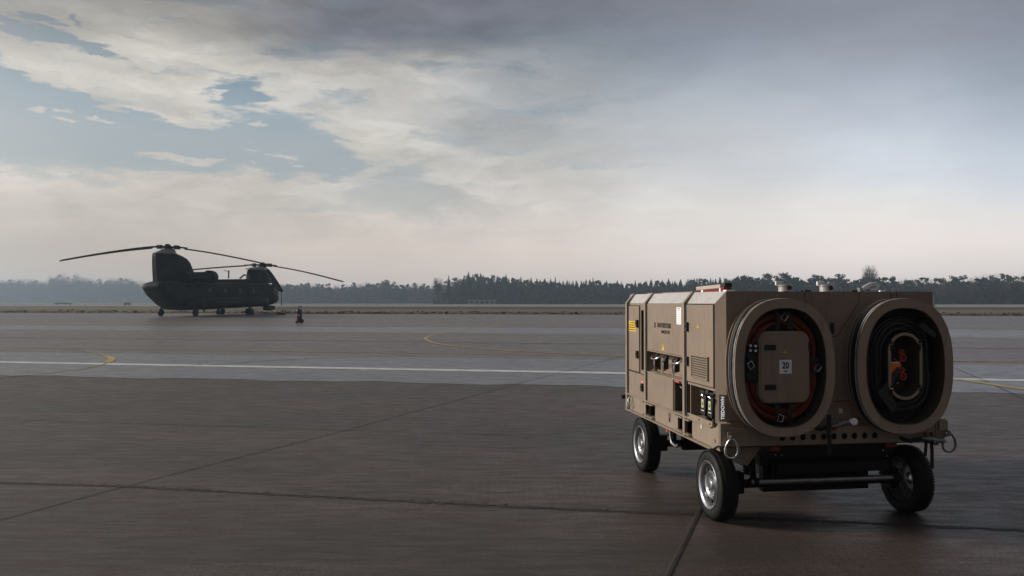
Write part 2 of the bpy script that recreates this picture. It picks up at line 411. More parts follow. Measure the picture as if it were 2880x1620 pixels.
def band(name, top, bot, m, off, x0=-320, x1=320, ymax=None):
    (a1, b1), (a0, b0) = edge(*top), edge(*bot)
    N = 1400 if name == 'taxiway' else 60; b = MB(); vs = []; K = 8
    for i in range(N+1):
        x = x0+(x1-x0)*i/N
        ya, yb = a0+b0*x, a1+b1*x
        if name == 'taxiway': ya += .10*math.sin(x*1.7)+.07*math.sin(x*4.3+1)
        for k in range(K+1):
            y = ya+(yb-ya)*k/K; vs.append((x, y, gz(y)+off))
    fs = [(i*(K+1)+k, (i+1)*(K+1)+k, (i+1)*(K+1)+k+1, i*(K+1)+k+1) for i in range(N) for k in range(K)]
    b.add(vs, fs)
    return tag(b.build(name, m), kind='structure')
# apron sheet: from behind the camera to its far edge
ea, eb = edge(0, 879.5, 2880, 888.5)
b = MB(); vs = []; N = 80
for i in range(N+1):
    x = -320+640*i/N; ye = ea+eb*x
    for y in (-60, 10, 30, 50, ye): vs.append((x, y, gz(y)))
b.add(vs, [(i*5+k, (i+1)*5+k, (i+1)*5+k+1, i*5+k+1) for i in range(N) for k in range(4)])
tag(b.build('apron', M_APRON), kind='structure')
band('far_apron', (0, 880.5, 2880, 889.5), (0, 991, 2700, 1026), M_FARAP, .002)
band('taxiway', (0, 990, 2700, 1025), (0, 1056, 2750, 1106), M_TAXI, .004)
band('apron_lane', (0, 915, 2700, 928), (0, 926, 2700, 949), M_TAXI, .004)
band('verge_soil', (0, 874.5, 2880, 882.5), (0, 879.5, 2880, 888.5), M_SCRUFF, .012)
band('runway_strip', (0, 862.5, 2880, 864), (0, 867, 2880, 870), M_RUN, .01, x0=-38)
band('pale_runway', (0, 856.5, 2880, 857.0), (0, 861.5, 2880, 864), M_PALE, .02, x0=-970, x1=970)
band('far_pale_field', (0, 855.2, 2880, 855.4), (0, 856.0, 2880, 856.4), M_FIELD, .02, x0=-970, x1=970)

def ribbon(name, pix, w, m, off, rag=0.0, w2=None):
    P = []
    pts = [gp(*p) for p in pix]
    for a, c in zip(pts, pts[1:]):
        n = max(1, int((c-a).length/(.03 if rag else .8)))
        n = min(n, 700)
        for k in range(n): P.append(a.lerp(c, k/n))
    P.append(pts[-1])
    vs = []
    for i, p in enumerate(P):
        t = (P[min(i+1, len(P)-1)]-P[max(i-1, 0)]); t.z = 0; t.normalize(); nn = Vector((-t.y, t.x, 0))
        wl = w*(1+rnd.uniform(-rag, rag)); wr = (w2 or w)*(1+rnd.uniform(-rag, rag))
        for q in (p+nn*wl/2, p-nn*wr/2): vs.append((q.x, q.y, gz(q.y)+off))
    b = MB(); b.add(vs, [(2*i, 2*i+1, 2*i+3, 2*i+2) for i in range(len(P)-1)])
    return tag(b.build(name, m), kind='structure')
def curve(pts, n=8):     # Catmull-Rom through picture points
    out = []; p = [pts[0]]+list(pts)+[pts[-1]]
    for i in range(1, len(p)-2):
        for k in range(n):
            t = k/n; q = []
            for d in (0, 1):
                a, b_, c, e = p[i-1][d], p[i][d], p[i+1][d], p[i+2][d]
                q.append(.5*(2*b_+(c-a)*t+(2*a-5*b_+4*c-e)*t*t+(3*b_-a-3*c+e)*t**3))
            out.append(tuple(q))
    return out+[pts[-1]]
def line_px(x0, y0, x1, y1, xa, xb, n=40):
    return [(xa+(xb-xa)*i/n, y0+(y1-y0)*((xa+(xb-xa)*i/n)-x0)/(x1-x0)) for i in range(n+1)]
ribbon('white_line', line_px(0, 1019, 1760, 1050.5, -900, 4200), .42, M_LWHITE, .009)
ribbon('yellow_line', line_px(594, 986, 1660, 1001, -900, 4200), .11, M_LYEL2, .009)
ribbon('yellow_line', curve([(1560, 903), (1469, 910), (1318, 928), (1230, 941), (1200, 949), (1199, 955), (1223, 965), (1291, 975.6), (1435, 987), (1660, 998), (1900, 1006), (2683, 1016), (3300, 1022)]), .13, M_LYEL, .012)
ribbon('yellow_line', curve([(171, 983), (230, 987.5), (262, 993), (296, 1001)]), .07, M_LYEL2, .0118)
ribbon('yellow_line', curve([(296, 1001), (315, 1009), (309, 1016), (300, 1021)]), .19, M_LYEL, .012)
ribbon('yellow_line', curve([(300, 1022), (280, 1029), (205, 1042), (100, 1054), (0, 1061), (-300, 1084)]), .06, M_LYEL2, .0125)
ribbon('yellow_line', curve([(500, 1029), (594, 1026), (683, 1020), (820, 1011), (1000, 1004), (1161, 999.6)]), .08, M_LYEL2, .0105)
ribbon('yellow_line', curve([(2400, 1040), (2683, 1067), (2880, 1096), (3200, 1140)]), .17, M_LYEL, .012)
# joints in the concrete
ribbon('apron_joint', [(-400, 1568), (0, 1463), (352, 1368), (1440, 1084)], .015, M_JOINT, .005)
ribbon('apron_joint', [(1440, 1084), (1760, 1000), (2040, 928)], .014, M_JOINT, .0105)
ribbon('joint_edge', [(-500, 1337), (0, 1358.5), (352, 1369), (1440, 1425.5), (1955, 1448.5), (2880, 1492), (3500, 1520)], .05, M_JEDGE, .003, rag=.9)
ribbon('apron_joint', [(-500, 1336), (0, 1358), (352, 1368), (1440, 1425), (1955, 1448), (2880, 1491), (3500, 1519)], .010, M_JOINT, .006, rag=.12)
tb = MB(); rj = random.Random(21); jp = [gp(*q_) for q_ in [(-500, 1337), (0, 1358.5), (352, 1369), (1440, 1425.5), (1955, 1448.5), (2880, 1492), (3500, 1520)]]
for a_, c_ in zip(jp, jp[1:]):
    for k in range(int((c_-a_).length*34)):
        p_ = a_.lerp(c_, rj.random()); dens = .5+.5*math.sin(p_.x*1.3+.6)
        if rj.random() > .35+.65*dens: continue
        dy = rj.uniform(.0, .085)*rj.random()**.6; w_ = rj.uniform(.003, .012); l_ = rj.uniform(.012, .06)
        tb.add([(p_.x+dy*.36, p_.y+dy, gz(p_.y)+.0045), (p_.x+w_+dy*.36, p_.y+dy, gz(p_.y)+.0045), (p_.x+w_+(dy+l_)*.36, p_.y+dy+l_, gz(p_.y)+.0045), (p_.x+(dy+l_)*.36, p_.y+dy+l_, gz(p_.y)+.0045)], [(0, 1, 2, 3)])
tag(tb.build('joint_wear', M_JEDGE, fix=False), kind='structure')
ribbon('joint_edge', [(1972, 1430), (1880, 1618), (1800, 1790)], .036, M_PEDGE, .0035)
ribbon('apron_joint', [(1972, 1430), (1880, 1618), (1800, 1790)], .024, M_JOINT, .0065)
ribbon('apron_joint', [(2600, 1000), (2750, 1063), (2960, 1160)], .02, M_JOINT, .0105)
ribbon('apron_joint', line_px(0, 1180, 2700, 1264, -500, 3600), .013, M_JEDGE, .005)
ribbon('apron_joint', line_px(0, 949.7, 1760, 968.8, -500, 4000), .16, M_JEDGE, .005)
ribbon('apron_joint', [(0, 1200), (400, 1130), (900, 1058)], .012, M_JEDGE, .0055)

# ------------------------------------------------------------------ trees and woods
def spruce(b, bt, x, y, z, h, w, r):
    bt.tube([(x, y, z), (x, y, z+h*.97)], [h*.018, .02], 5)
    L = int(h*2.0); vs = []; fs = []
    for i in range(L):
        t = i/(L-1); zz = z+h*(.08+.92*t); rr = w*(1-t)**.8*(.75+.5*r.random())+.16
        n = 6 if t < .8 else 4
        a0 = r.random()*6.28
        for k in range(n):
            a = a0+6.283*k/n+r.uniform(-.3, .3); q = rr*r.uniform(.7, 1.2); c, s_ = math.cos(a), math.sin(a); wd = max(.22, q*.42)
            B = len(vs)
            vs += [(x, y, zz+.35), (x+c*q*.55-s_*wd, y+s_*q*.55+c*wd, zz-q*.18), (x+c*q, y+s_*q, zz-q*.38+r.uniform(-.1, .15)), (x+c*q*.55+s_*wd, y+s_*q*.55-c*wd, zz-q*.22-.3)]
            fs.append((B, B+1, B+2, B+3))
    b.add(vs, fs)
def leafy(b, bt, x, y, z, h, w, r, n=150, cz=.62, ch=.42, size=.55, clumps=7):
    top = z+h
    bt.tube([(x, y, z), (x+r.uniform(-.3, .3), y, z+h*.5), (x+r.uniform(-.5, .5), y, z+h*.85)], [h*.022, h*.015, .05], 5)
    cl = []
    for i in range(clumps):
        a = r.random()*6.28; q = w*.62*math.sqrt(r.random())
        c = (x+math.cos(a)*q, y+math.sin(a)*q, z+h*(cz+ch*r.uniform(-.75, .72)), w*r.uniform(.3, .5))
        cl.append(c); bt.tube([(x, y, z+h*.35), (c[0], c[1], c[2])], [h*.009, .04], 4)
    cl.append((x, y, top-w*.35, w*.36))
    vs = []; fs = []
    for i in range(n):
        c = cl[i % len(cl)]
        u = Vector((r.gauss(0, 1), r.gauss(0, 1), r.gauss(0, 1))).normalized()*(r.random()**.4)*c[3]
        p = Vector(c[:3])+Vector((u.x, u.y, u.z*.75)); s_ = size*r.uniform(.5, 1.2)
        a = Vector((r.gauss(0, 1), r.gauss(0, 1), r.gauss(0, 1))).normalized(); q = a.orthogonal().normalized()
        B = len(vs); vs += [p+a*s_, p+q*s_*.7, p-a*s_*.8, p-q*s_*.6]; fs.append((B, B+1, B+2, B+3))
    b.add(vs, fs)
def bare(b, bt, x, y, z, h, w, r, n=150, base=.25, tw=.05):
    bt.tube([(x, y, z), (x, y, z+h*.45)], [h*.02, h*.012], 5)
    vs = []; fs = []
    for i in range(n):
        # limb from the bole to the crown envelope, split into fine twigs
        a = r.random()*6.283; t = r.random(); up = z+h*(base+(1-base)*(t**.7))
        q = w*math.sqrt(max(.02, 1-((up-z)/h-.62)**2/.20))*r.uniform(.45, 1) if (up-z)/h < 1.06 else w*.3
        e = Vector((x+math.cos(a)*q, y+math.sin(a)*q, min(up, z+h*1.0)))
        s0 = Vector((x+(e.x-x)*.25, y+(e.y-y)*.25, z+h*base*.9+(e.z-z-h*base)*.35))
        d = (e-s0); sd_ = d.cross(Vector((r.gauss(0, 1), r.gauss(0, 1), r.gauss(0, 1)))).normalized()*tw
        B = len(vs); vs += [s0+sd_*1.6, s0-sd_*1.6, e]; fs.append((B, B+1, B+2))
        for k in range(3):
            m_ = s0.lerp(e, r.uniform(.4, .95)); f_ = m_+Vector((r.gauss(0, 1), r.gauss(0, 1), r.uniform(-.2, 1.5))).normalized()*h*.09
            sd2 = (f_-m_).cross(Vector((r.gauss(0, 1), r.gauss(0, 1), .3))).normalized()*tw
            B = len(vs); vs += [m_+sd2, m_-sd2, f_]; fs.append((B, B+1, B+2))
    b.add(vs, fs)
def shrubmass(b, x, y, z, h, w, r, n=40, size=.9):
    vs = []; fs = []
    for i in range(n):
        p = Vector((x+r.uniform(-w, w), y+r.uniform(-w*.6, w*.6), z+h*r.random())); s_ = size*r.uniform(.5, 1.2)
        a = Vector((r.gauss(0, 1), r.gauss(0, .5), r.gauss(0, 1))).normalized(); q = Vector((a.z, r.uniform(-.5, .5), -a.x)).normalized()
        B = len(vs); vs += [p+a*s_, p+q*s_*.7, p-a*s_*.8, p-q*s_*.6]; fs.append((B, B+1, B+2, B+3))
    b.add(vs, fs)
def interp(prof, x):
    if x <= prof[0][0]: return prof[0][1]
    for (a, ya), (b_, yb) in zip(prof, prof[1:]):
        if x <= b_: return ya+(yb-ya)*(x-a)/(b_-a)
    return prof[-1][1]
SKYL = [(-600, 782), (0, 784), (55, 778), (120, 784), (170, 770), (230, 772), (290, 786), (330, 774), (400, 788), (470, 790), (780, 796), (840, 798), (900, 795), (960, 800), (1010, 794), (1080, 790), (1130, 795), (1180, 796), (1215, 802), (1245, 790), (1270, 782), (1310, 770), (1400, 776), (1500, 783), (1600, 788), (1750, 790), (1850, 788), (1950, 784), (2050, 782), (2080, 776), (2160, 772), (2200, 770), (2250, 782), (2300, 776), (2360, 773), (2400, 780), (2500, 776), (2550, 782), (2600, 777), (2650, 778), (2700, 776), (2800, 769), (2880, 771), (3600, 778)]
def wood(name, label, px0, px1, dist, depth, rows, step, kinds, seed, low=.0):
    r = random.Random(seed); leaf = {k: MB() for k in ('s', 'p', 'd')}; bt = MB()
    n = 0
    for row in range(rows):
        Y = dist+depth*row/max(1, rows-1)
        x = (px0-1440)/F*Y; x1 = (px1-1440)/F*Y
        while x < x1:
            yy = Y+r.uniform(-3, 3); px = 1440+F*x/yy
            sy = interp(SKYL, px); hh = (850-sy)/F*yy+1.7-gz(yy)
            if name == 'spruce_wood': hh *= min(1, .35+.65*(px-1225)/80)
            hh *= r.uniform(.90, 1.06)*(1 if row >= rows-2 else r.uniform(.72, .97))
            k = r.choice(kinds(px))
            if k == 's': spruce(leaf['s'], bt, x, yy, .85, hh*r.uniform(.95, 1.02), hh*.29, r)
            elif k == 'p': leafy(leaf['p'], bt, x, yy, .85, hh, hh*.24, r, n=230, cz=.5, ch=.55, size=.8, clumps=9)
            else: bare(leaf['d'], bt, x, yy, .85, hh, hh*.27, r, n=90, tw=.055*Y/500)
            if True: shrubmass(leaf['p' if k != 'd' else 'd'], x, yy-1, .85, hh*(.72 if row else .5), step*.9, r, n=int(60+low*50), size=.9 if k != 'd' else .8)
            x += step*r.uniform(.65, 1.3); n += 1
    base = None
    allb = MB(); mats = []; idx = []
    for key, m in (('s', M_SPR), ('p', M_PIN), ('d', M_TWIG)):
        if leaf[key].f:
            allb.add(leaf[key].v, leaf[key].f); idx += [len(mats)]*len(leaf[key].f); mats.append(m)
    allb.add(bt.v, bt.f); idx += [len(mats)]*len(bt.f); mats.append(M_BARK)
    o = allb.build(name, mats[0], fix=False)
    for m in mats[1:]: o.data.materials.append(m)
    o.data.polygons.foreach_set('material_index', idx)
    tag(o, label, 'wood', kind='stuff')
    return o
wood('deciduous_wood', 'hazy far-off bare deciduous wood along the left horizon behind the helicopter', -620, 900, 800, 70, 6, 5.6, lambda p: 'ddddp', 11, low=1.0)
wood('spruce_wood', 'dark far-off spruce wood with pointed tops in the middle of the horizon', 1235, 2090, 400, 45, 5, 3.0, lambda p: 'ssssp' if p > 1300 else 'ddsp', 12, low=.3)
wood('pine_wood', 'dark far-off mixed pine wood along the right horizon behind the power unit', 2050, 3600, 350, 40, 5, 3.6, lambda p: 'pppd' if p < 2500 else 'ppdd', 13, low=.6)
wood('mixed_wood', 'bluish far-off mixed wood between the helicopter and the spruces', 770, 1330, 560, 50, 5, 4.4, lambda p: 'ppdd', 14, low=.8)
# trees that stand out of the woods one by one
def solo(kind, px, topy, Y, wpx, label, group=None, seed=1, n=None):
    r = random.Random(seed); x = (px-1440)/F*Y; h = (850-topy)/F*Y+1.7-.85; w = wpx/2/F*Y
    nm = {'s': 'spruce_tree', 'p': 'pine_tree', 'd': 'bare_tree'}[kind]
    t = empty(nm, (x, Y, .85), 0, label, 'tree', group)
    a, c = MB(), MB()
    if kind == 's': spruce(a, c, 0, 0, 0, h, w, r)
    elif kind == 'p': leafy(a, c, 0, 0, 0, h, w, r, n=n or 520, cz=.60, ch=.42, size=.55, clumps=14)
    else: bare(a, c, 0, 0, 0, h, w, r, n=n or 200, base=.35, tw=.045)
    a.build('crown', {'s': M_SPR, 'p': M_PIN, 'd': M_TWIG}[kind], t, fix=False); c.build('trunk', M_BARK, t, fix=False)
    return t
solo('d', 2447, 744, 345, 56, 'round-headed bare tree rising alone above the pine wood behind the power unit', seed=3, n=420)
solo('d', 1232, 778, 396, 40, 'bare open-crowned tree at the left end of the spruce wood', seed=4, n=260)
solo('s', 1318, 764, 397, 36, 'tall dark spruce, topmost pointed tip in the middle of the horizon', seed=5)
solo('s', 1262, 775, 397, 26, 'slim spruce just right of the bare open-crowned tree', seed=6)
solo('s', 1423, 771, 397, 30, 'pointed spruce standing out above the middle of the spruce wood', seed=7)
solo('s', 1562, 781, 397, 26, 'small spiky spruce tip on the lower stretch of the spruce wood', seed=8)
solo('s', 1668, 782, 397, 26, 'spruce tip sticking up shortly left of the power unit roof line', seed=9)
solo('p', 2094, 771, 347, 46, 'broad dark pine bulging above the wood behind the red lamp on the unit roof', seed=10)
solo('p', 2205, 765, 346, 52, 'largest round-topped pine above the left filler cap of the unit', seed=11)
solo('p', 2158, 767, 347, 44, 'dark pine just left of the largest round-topped pine', seed=12)
solo('p', 2290, 769, 346, 40, 'single dark pine head between the two filler caps', seed=13)
solo('p', 1085, 785, 556, 40, 'small rounded evergreen head above the hazy wood left of the spruces', seed=14)

# dry tufts and weeds along the edge of the apron
b = MB(); r = random.Random(5)
for i in range(900):
    px = r.uniform(-300, 3200); t = r.random(); py0 = 879+ (px/2880)*9
    p = gp(px, py0-.3-6.5*t*t); hgt = r.uniform(.04, .14)*(2.2 if r.random() < .04 else 1)
    for k in range(4):
        a = r.random()*6.28; q = Vector((math.cos(a), math.sin(a), 0))*hgt*1.2
        s_ = Vector((-q.y, q.x, 0))*.2+Vector((.06, 0, 0))
        o0 = p+Vector((r.uniform(-.2, .2), r.uniform(-.2, .2), 0))
        b.add([o0-s_, o0+s_, o0+q+Vector((0, 0, hgt))], [(0, 1, 2)])
tag(b.build('dry_grass_tufts', M_TUFT, fix=False), 'dry grass tufts and weeds along the far edge of the apron', 'grass', kind='stuff')

# low pale building before the spruce wood
t = empty('low_building', ((1355-1440)/F*385, 385, .85), 0, 'long low pale building with a flat roof at the foot of the spruce wood', 'building')
M_BLD = mat('pale_building_wall', (.30, .29, .26), .8, var=.15, vscale=.4)
b = MB(); b.box(-6.6, 6.6, 0, 7, 0, 1.75); b.build('wall', M_BLD, t)
b = MB(); b.box(-7.0, 7.0, -.4, 7.4, 1.75, 2.0); b.build('roof', mat('pale_roof', (.40, .39, .37), .8), t)
for k in range(5):
    b = MB(); b.box(-5.6+k*2.5, -4.2+k*2.5, -.05, .03, .4, 1.3); b.build('window', DARK, t)
for px, wd, ht, lab in ((358, 1.5, .8, 'small grey equipment box on the far field left of the helicopter tail'), (178, 6.0, .7, 'long low grey barrier on the far field at the left')):
    Y = 190 if px == 358 else 260
    x = (px-1440)/F*Y; t = empty('marker_board' if px == 358 else 'low_barrier', (x, Y, .85), 0, lab, 'equipment' if px == 358 else 'barrier')
    b = MB(); b.box(-wd/2, wd/2, -.15, .15, .25, ht); b.build('panel', M_BLD, t, bevel=.02)
    for s_ in (-1, 1):
        b = MB(); b.box(s_*wd*.38-.06, s_*wd*.38+.06, -.1, .1, 0, .3); b.build('foot', DARK, t)

# ================================================================== ground power unit
U = empty('ground_power_unit', (2.465, 6.036, 0), .142, 'tan wheeled ground power unit with two cable reels on its rear end', 'power unit')
W2, C, L, ZT, ZS, ZB = .9194, .0645, 2.467, 1.783, 1.69, .745
XI = -.66                                   # back plane of the side recesses
def oct_(w, c, y0, y1): return [(-w, y0+c), (-w+c, y0), (w-c, y0), (w, y0+c), (w, y1-c), (w-c, y1), (-w+c, y1), (-w, y1-c)]
b = MB()
# roof cap with long bevels
vs = [(x, y, ZS) for x, y in oct_(W2, C, 0, L)]+[(-W2+C, 0, ZT), (W2-C, 0, ZT), (W2-C, L, ZT), (-W2+C, L, ZT)]
b.add(vs, [(0, 7, 11, 8), (0, 8, 1), (1, 8, 9, 2), (2, 9, 3), (3, 9, 10, 4), (4, 10, 5), (5, 10, 11, 6), (6, 11, 7), (8, 11, 10, 9), (0, 1, 2, 3, 4, 5, 6, 7)])
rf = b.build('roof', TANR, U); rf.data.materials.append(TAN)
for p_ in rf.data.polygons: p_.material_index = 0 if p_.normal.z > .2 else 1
# body blocks that leave the recesses open
b = MB(); z1 = ZS-.0004
b.prism([(-W2, .064), (-W2+C, .0), (W2-C, .0), (W2, .064)], 'z', ZB, z1)                  # rear slab
b.prism([(-W2, L-.064), (W2, L-.064), (W2-C, L), (-W2+C, L)], 'z', ZB, z1)               # front slab
b.box(XI, W2, .064, L-.064, ZB, z1)
X0_ = -W2+.004
def blk(y0, y1, za, zb): b.box(X0_, XI, y0, y1, za, zb)
blk(.064, .69, 1.02, z1); blk(.575, .587, ZB+.01, 1.02); blk(.064, .575, ZB, .762)
blk(.69, 1.70, 1.237, z1); blk(.965, 1.70, ZB, 1.033); blk(.69, .965, 1.007, 1.033); blk(.69, .735, ZB, 1.007); blk(.735, .965, ZB-.002, .748)
blk(1.70, 1.785, ZB, z1); blk(1.92, L-.064, ZB, z1); blk(1.785, 1.92, ZB, 1.028); blk(1.785, 1.92, 1.622, z1)
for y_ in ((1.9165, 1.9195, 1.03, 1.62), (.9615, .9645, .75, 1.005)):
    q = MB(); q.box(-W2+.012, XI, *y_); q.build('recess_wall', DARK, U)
b.build('body', TAN, U)
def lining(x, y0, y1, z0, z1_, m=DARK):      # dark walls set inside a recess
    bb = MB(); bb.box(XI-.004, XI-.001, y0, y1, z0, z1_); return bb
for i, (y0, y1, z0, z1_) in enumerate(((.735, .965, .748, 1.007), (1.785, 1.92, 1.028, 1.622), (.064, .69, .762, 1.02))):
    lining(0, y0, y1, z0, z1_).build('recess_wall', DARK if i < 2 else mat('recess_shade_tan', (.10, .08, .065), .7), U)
# proud panels and doors on the side
PX0, PX1 = -W2-.008, -W2+.004
def panel(name, y0, y1, z0, z1_, m=TAN, bev=.003, seam=True):
    if seam:
        s_ = MB(); s_.box(-W2-.0005, -W2+.003, y0-.007, y1+.007, z0-.007, z1_+.007); s_.build('seal', BLACK, U)
    bb = MB(); bb.box(PX0, PX1-.001, y0, y1, z0, z1_); return bb.build(name, m, U, bevel=bev)
panel('side_panel', .735, 1.683, 1.243, 1.686, seam=False)
panel('side_panel', .972, 1.683, .752, 1.026, seam=False)
d3 = panel('rear_door', .080, .636, 1.047, 1.680)
d1 = panel('control_door', 1.952, 2.300, 1.002, 1.662)
dl = panel('lower_door', 1.792, 2.300, .752, .985)
# frame posts with rubber gap; each one wraps over the roof bevel
def post(y0, y1, gap=None):
    bb = MB(); e = .017
    prof = [(-W2, .585), (-W2-e, .585), (-W2-e, ZS+.006), (-W2+C, ZT+.010), (-W2+C+.5, ZT+.010), (-W2+C+.5, ZT-.002), (-W2+C, ZT-.004), (-W2, ZS)]
    bb.prism(prof, 'y', y0, y1); bb.build('post', TAN2, U, bevel=.003)
    if gap:
        s_ = MB(); e = .006
        prof = [(-W2, .76), (-W2-e, .76), (-W2-e, ZS+.003), (-W2+C-.002, ZT+.004), (-W2+C+.02, ZT+.004), (-W2+C+.02, ZT), (-W2+C, ZT-.004), (-W2, ZS)]
        s_.prism(prof, 'y', *gap); s_.build('seal', BLACK, U)
post(1.722, 1.768, (1.694, 1.7215)); post(.672, .718, (.642, .6715)); post(2.345, 2.40, (2.308, 2.3445))
for z in (1.026, 1.232):
    b = MB(); b.box(-W2-.012, -W2+.003, .72, 1.69, z, z+.009); b.build('sill', TAN2, U, bevel=.002)
# latches
def latch(y, z, par, yel=False):
    bb = MB(); bb.box(-W2-.030, -W2-.008, y-.022, y+.022, z-.038, z+.038); bb.cyl((-W2-.036, y, z+.008), (-W2-.03, y, z+.008), .014, 12)
    bb.build('latch', BLACK, par, bevel=.004)
for y, z, d in ((.607, 1.498, d3), (.607, 1.213, d3), (1.985, 1.486, d1), (1.985, 1.176, d1), (1.828, .862, dl)): latch(y, z, d)
# louvre
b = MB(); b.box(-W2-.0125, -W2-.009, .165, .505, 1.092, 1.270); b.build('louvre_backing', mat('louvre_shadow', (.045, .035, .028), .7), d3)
b = MB()
for k in range(9):
    z = 1.105+k*.0185; mt = Matrix.Translation((-W2-.012, .335, z)) @ Matrix.Rotation(R(-35), 4, 'Y')
    b.box(-.011, .011, -.163, .163, -.0016, .0016, mt)
for y in (.167, .503): b.box(-W2-.022, -W2-.010, y-.004, y+.004, 1.092, 1.272)
for z in (1.092, 1.271): b.box(-W2-.022, -W2-.010, .163, .507, z-.004, z+.004)
b.build('louvre', TAN2, d3)
# stickers and writing on the side (faces -x; text runs towards -y when read)
MS = lambda y, z, e=.0095: Matrix.Translation((-W2-e, y, z)) @ Matrix(((0, 0, -1, 0), (-1, 0, 0, 0), (0, 1, 0, 0), (0, 0, 0, 1)))
def sticker(name, y0, y1, z0, z1_, m, e=.0088):
    bb = MB(); bb.box(-W2-e-.001, -W2-e+.001, y0, y1, z0, z1_); return bb.build(name, m, U)
def triangle(y, z, s_, wsc=1.0, plane='side', par=None):
    bb = MB(); po = [(y-s_*.5*wsc, z-s_*.43), (y+s_*.5*wsc, z-s_*.43), (y, z+s_*.43)]
    if plane == 'side': bb.prism(po, 'x', -W2-.0105, -W2-.0085)
    else: bb.prism(po, 'y', plane-.001, plane+.001)
    o = bb.build('warning_triangle', YEL, par or U)
    bb = MB(); k = s_*.06
    zz = [(0, .24), (-.05, .02), (.03, .02), (0, -.26), (.10, .10), (.02, .10), (.07, .24)]
    po = [(y+q[0]*s_*wsc, z-.05*s_+q[1]*s_) for q in zz]
    if plane == 'side': bb.prism(po, 'x', -W2-.0112, -W2-.0104)
    else: bb.prism(po, 'y', plane-.0018, plane-.0009)
    bb.build('bolt_symbol', INK, o)
triangle(1.219, 1.300, .078, .95); triangle(.380, 1.514, .045)
text('lettering', 'DUNTERSYSTEMS', .058, INK, U, MS(1.20, 1.488), .82, .0012)
b = MB()
for q in ((0, 0), (1, 0), (0, 1), (1, 1)): b.box(-W2-.0105, -W2-.0085, 1.455-q[0]*.022, 1.471-q[0]*.022, 1.464+q[1]*.026, 1.484+q[1]*.026)
b.build('logo_mark', INK, U)
text('lettering', 'HPAC\u00ae CTW', .040, INK, U, MS(1.16, 1.430), .95, .001)
lb = sticker('document_label', .757, .872, 1.510, 1.657, LAB)
b = MB(); b.box(-W2-.0105, -W2-.0095, .765, .864, 1.574, 1.577)
for k in range(7):
    if k == 3: continue
    b.box(-W2-.0105, -W2-.0095, .775+.008*(k % 3), .855-.01*((k*7) % 4), 1.522+k*.018, 1.525+k*.018)
b.box(-W2-.0105, -W2-.0095, .79, .85, 1.640, 1.650)
b.build('print', mat('grey_print', (.35, .36, .38), .6), lb)
ys = sticker('warning_label', 2.055, 2.292, 1.402, 1.508, YEL)
for k, (s_, z) in enumerate(((' !  CAUTION', 1.490), ('NO STEP', 1.466), ('HEARING PROTECTION', 1.440), ('REQUIRED', 1.418))):
    pass
b = MB()
for k in range(4):
    for j in range(7 if k else 5):
        y = 2.285-.030*j-(.05 if not k else 0); b.box(-W2-.0105, -W2-.0096, y-.022, y, 1.414+(3-k)*.024, 1.424+(3-k)*.024)
b.build('print', INK, ys)
rs = sticker('red_label', 1.815, 1.875, .897, .935, REDS)
b = MB(); b.box(-W2-.0105, -W2-.0096, 1.822, 1.868, .920, .925); b.box(-W2-.0105, -W2-.0096, 1.822, 1.868, .908, .912); b.build('print', LAB, rs)
sticker('red_label', .805, .880, 1.008, 1.030, REDS, .0125); sticker('yellow_label', 1.852, 1.866, .850, .874, YEL)
b = MB(); b.box(-W2-.0105, -W2-.008, 2.305, 2.312, .83, .985); b.build('hinge', BLACK, dl)
# white card and yellow tag inside the slot
b = MB(); b.prism([(1.79, 1.03), (1.925, 1.03), (1.79, 1.12)], 'x', -.80, -.79); b.build('white_card', WHITE, U)
b = MB(); b.prism([(1.787, 1.21), (1.815, 1.205), (1.795, 1.25), (1.787, 1.26)], 'x', -.87, -.865); b.build('yellow_tag', YGR, U)
b = MB(); b.box(-.80, -.79, .722, 1.69, 1.034, 1.236); b.build('recess_wall', TAN, U)
# upper recess: tray, four hanging plugs, two bright grab handles
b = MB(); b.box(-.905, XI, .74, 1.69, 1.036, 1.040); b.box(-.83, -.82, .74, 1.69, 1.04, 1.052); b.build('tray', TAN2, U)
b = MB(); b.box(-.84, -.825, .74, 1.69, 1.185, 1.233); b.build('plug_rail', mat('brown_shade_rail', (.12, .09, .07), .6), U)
def plug(y, z=1.115, x=-.865):
    p = MB()
    p.tube([(x+.02, y, z+.085), (x, y, z+.05), (x-.005, y, z), (x, y, z-.035)], [.012, .026, .032, .022], 12)
    p.box(x-.030, x+.02, y-.026, y+.026, z-.030, z+.045)
    o = p.build('plug', BLACK, U, bevel=.004)
    q = MB(); q.tube([(x-.034, y-.028, z+.03), (x-.036, y-.03, z-.02), (x-.028, y-.012, z-.055)], .0045, 8); q.cyl((x-.03, y+.012, z-.066), (x-.03, y+.012, z-.05), .009, 10)
    q.build('clasp', CHROME, o)
    c_ = MB(); c_.tube([(x+.02, y, z+.08), (x+.05, y+.015, z+.10), (x+.12, y+.01, z+.06), (x+.16, y, z-.02)], .012, 8); c_.build('lead', BLACK, o)
for y in (1.585, 1.335, 1.045, .775): plug(y)
for y in (1.45, .89):
    q = MB(); q.tube([(-.86, y+.095, 1.232), (-.93, y+.085, 1.185), (-.945, y+.055, 1.168), (-.945, y-.035, 1.168), (-.93, y-.075, 1.182), (-.86, y-.085, 1.228)], .0085, 10)
    q.build('grab_handle', CHROME, U)
    q = MB(); q.cyl((-.80, y+.005, 1.20), (-.87, y+.005, 1.215), .016, 10); q.build('handle_mount', BLACK, U)
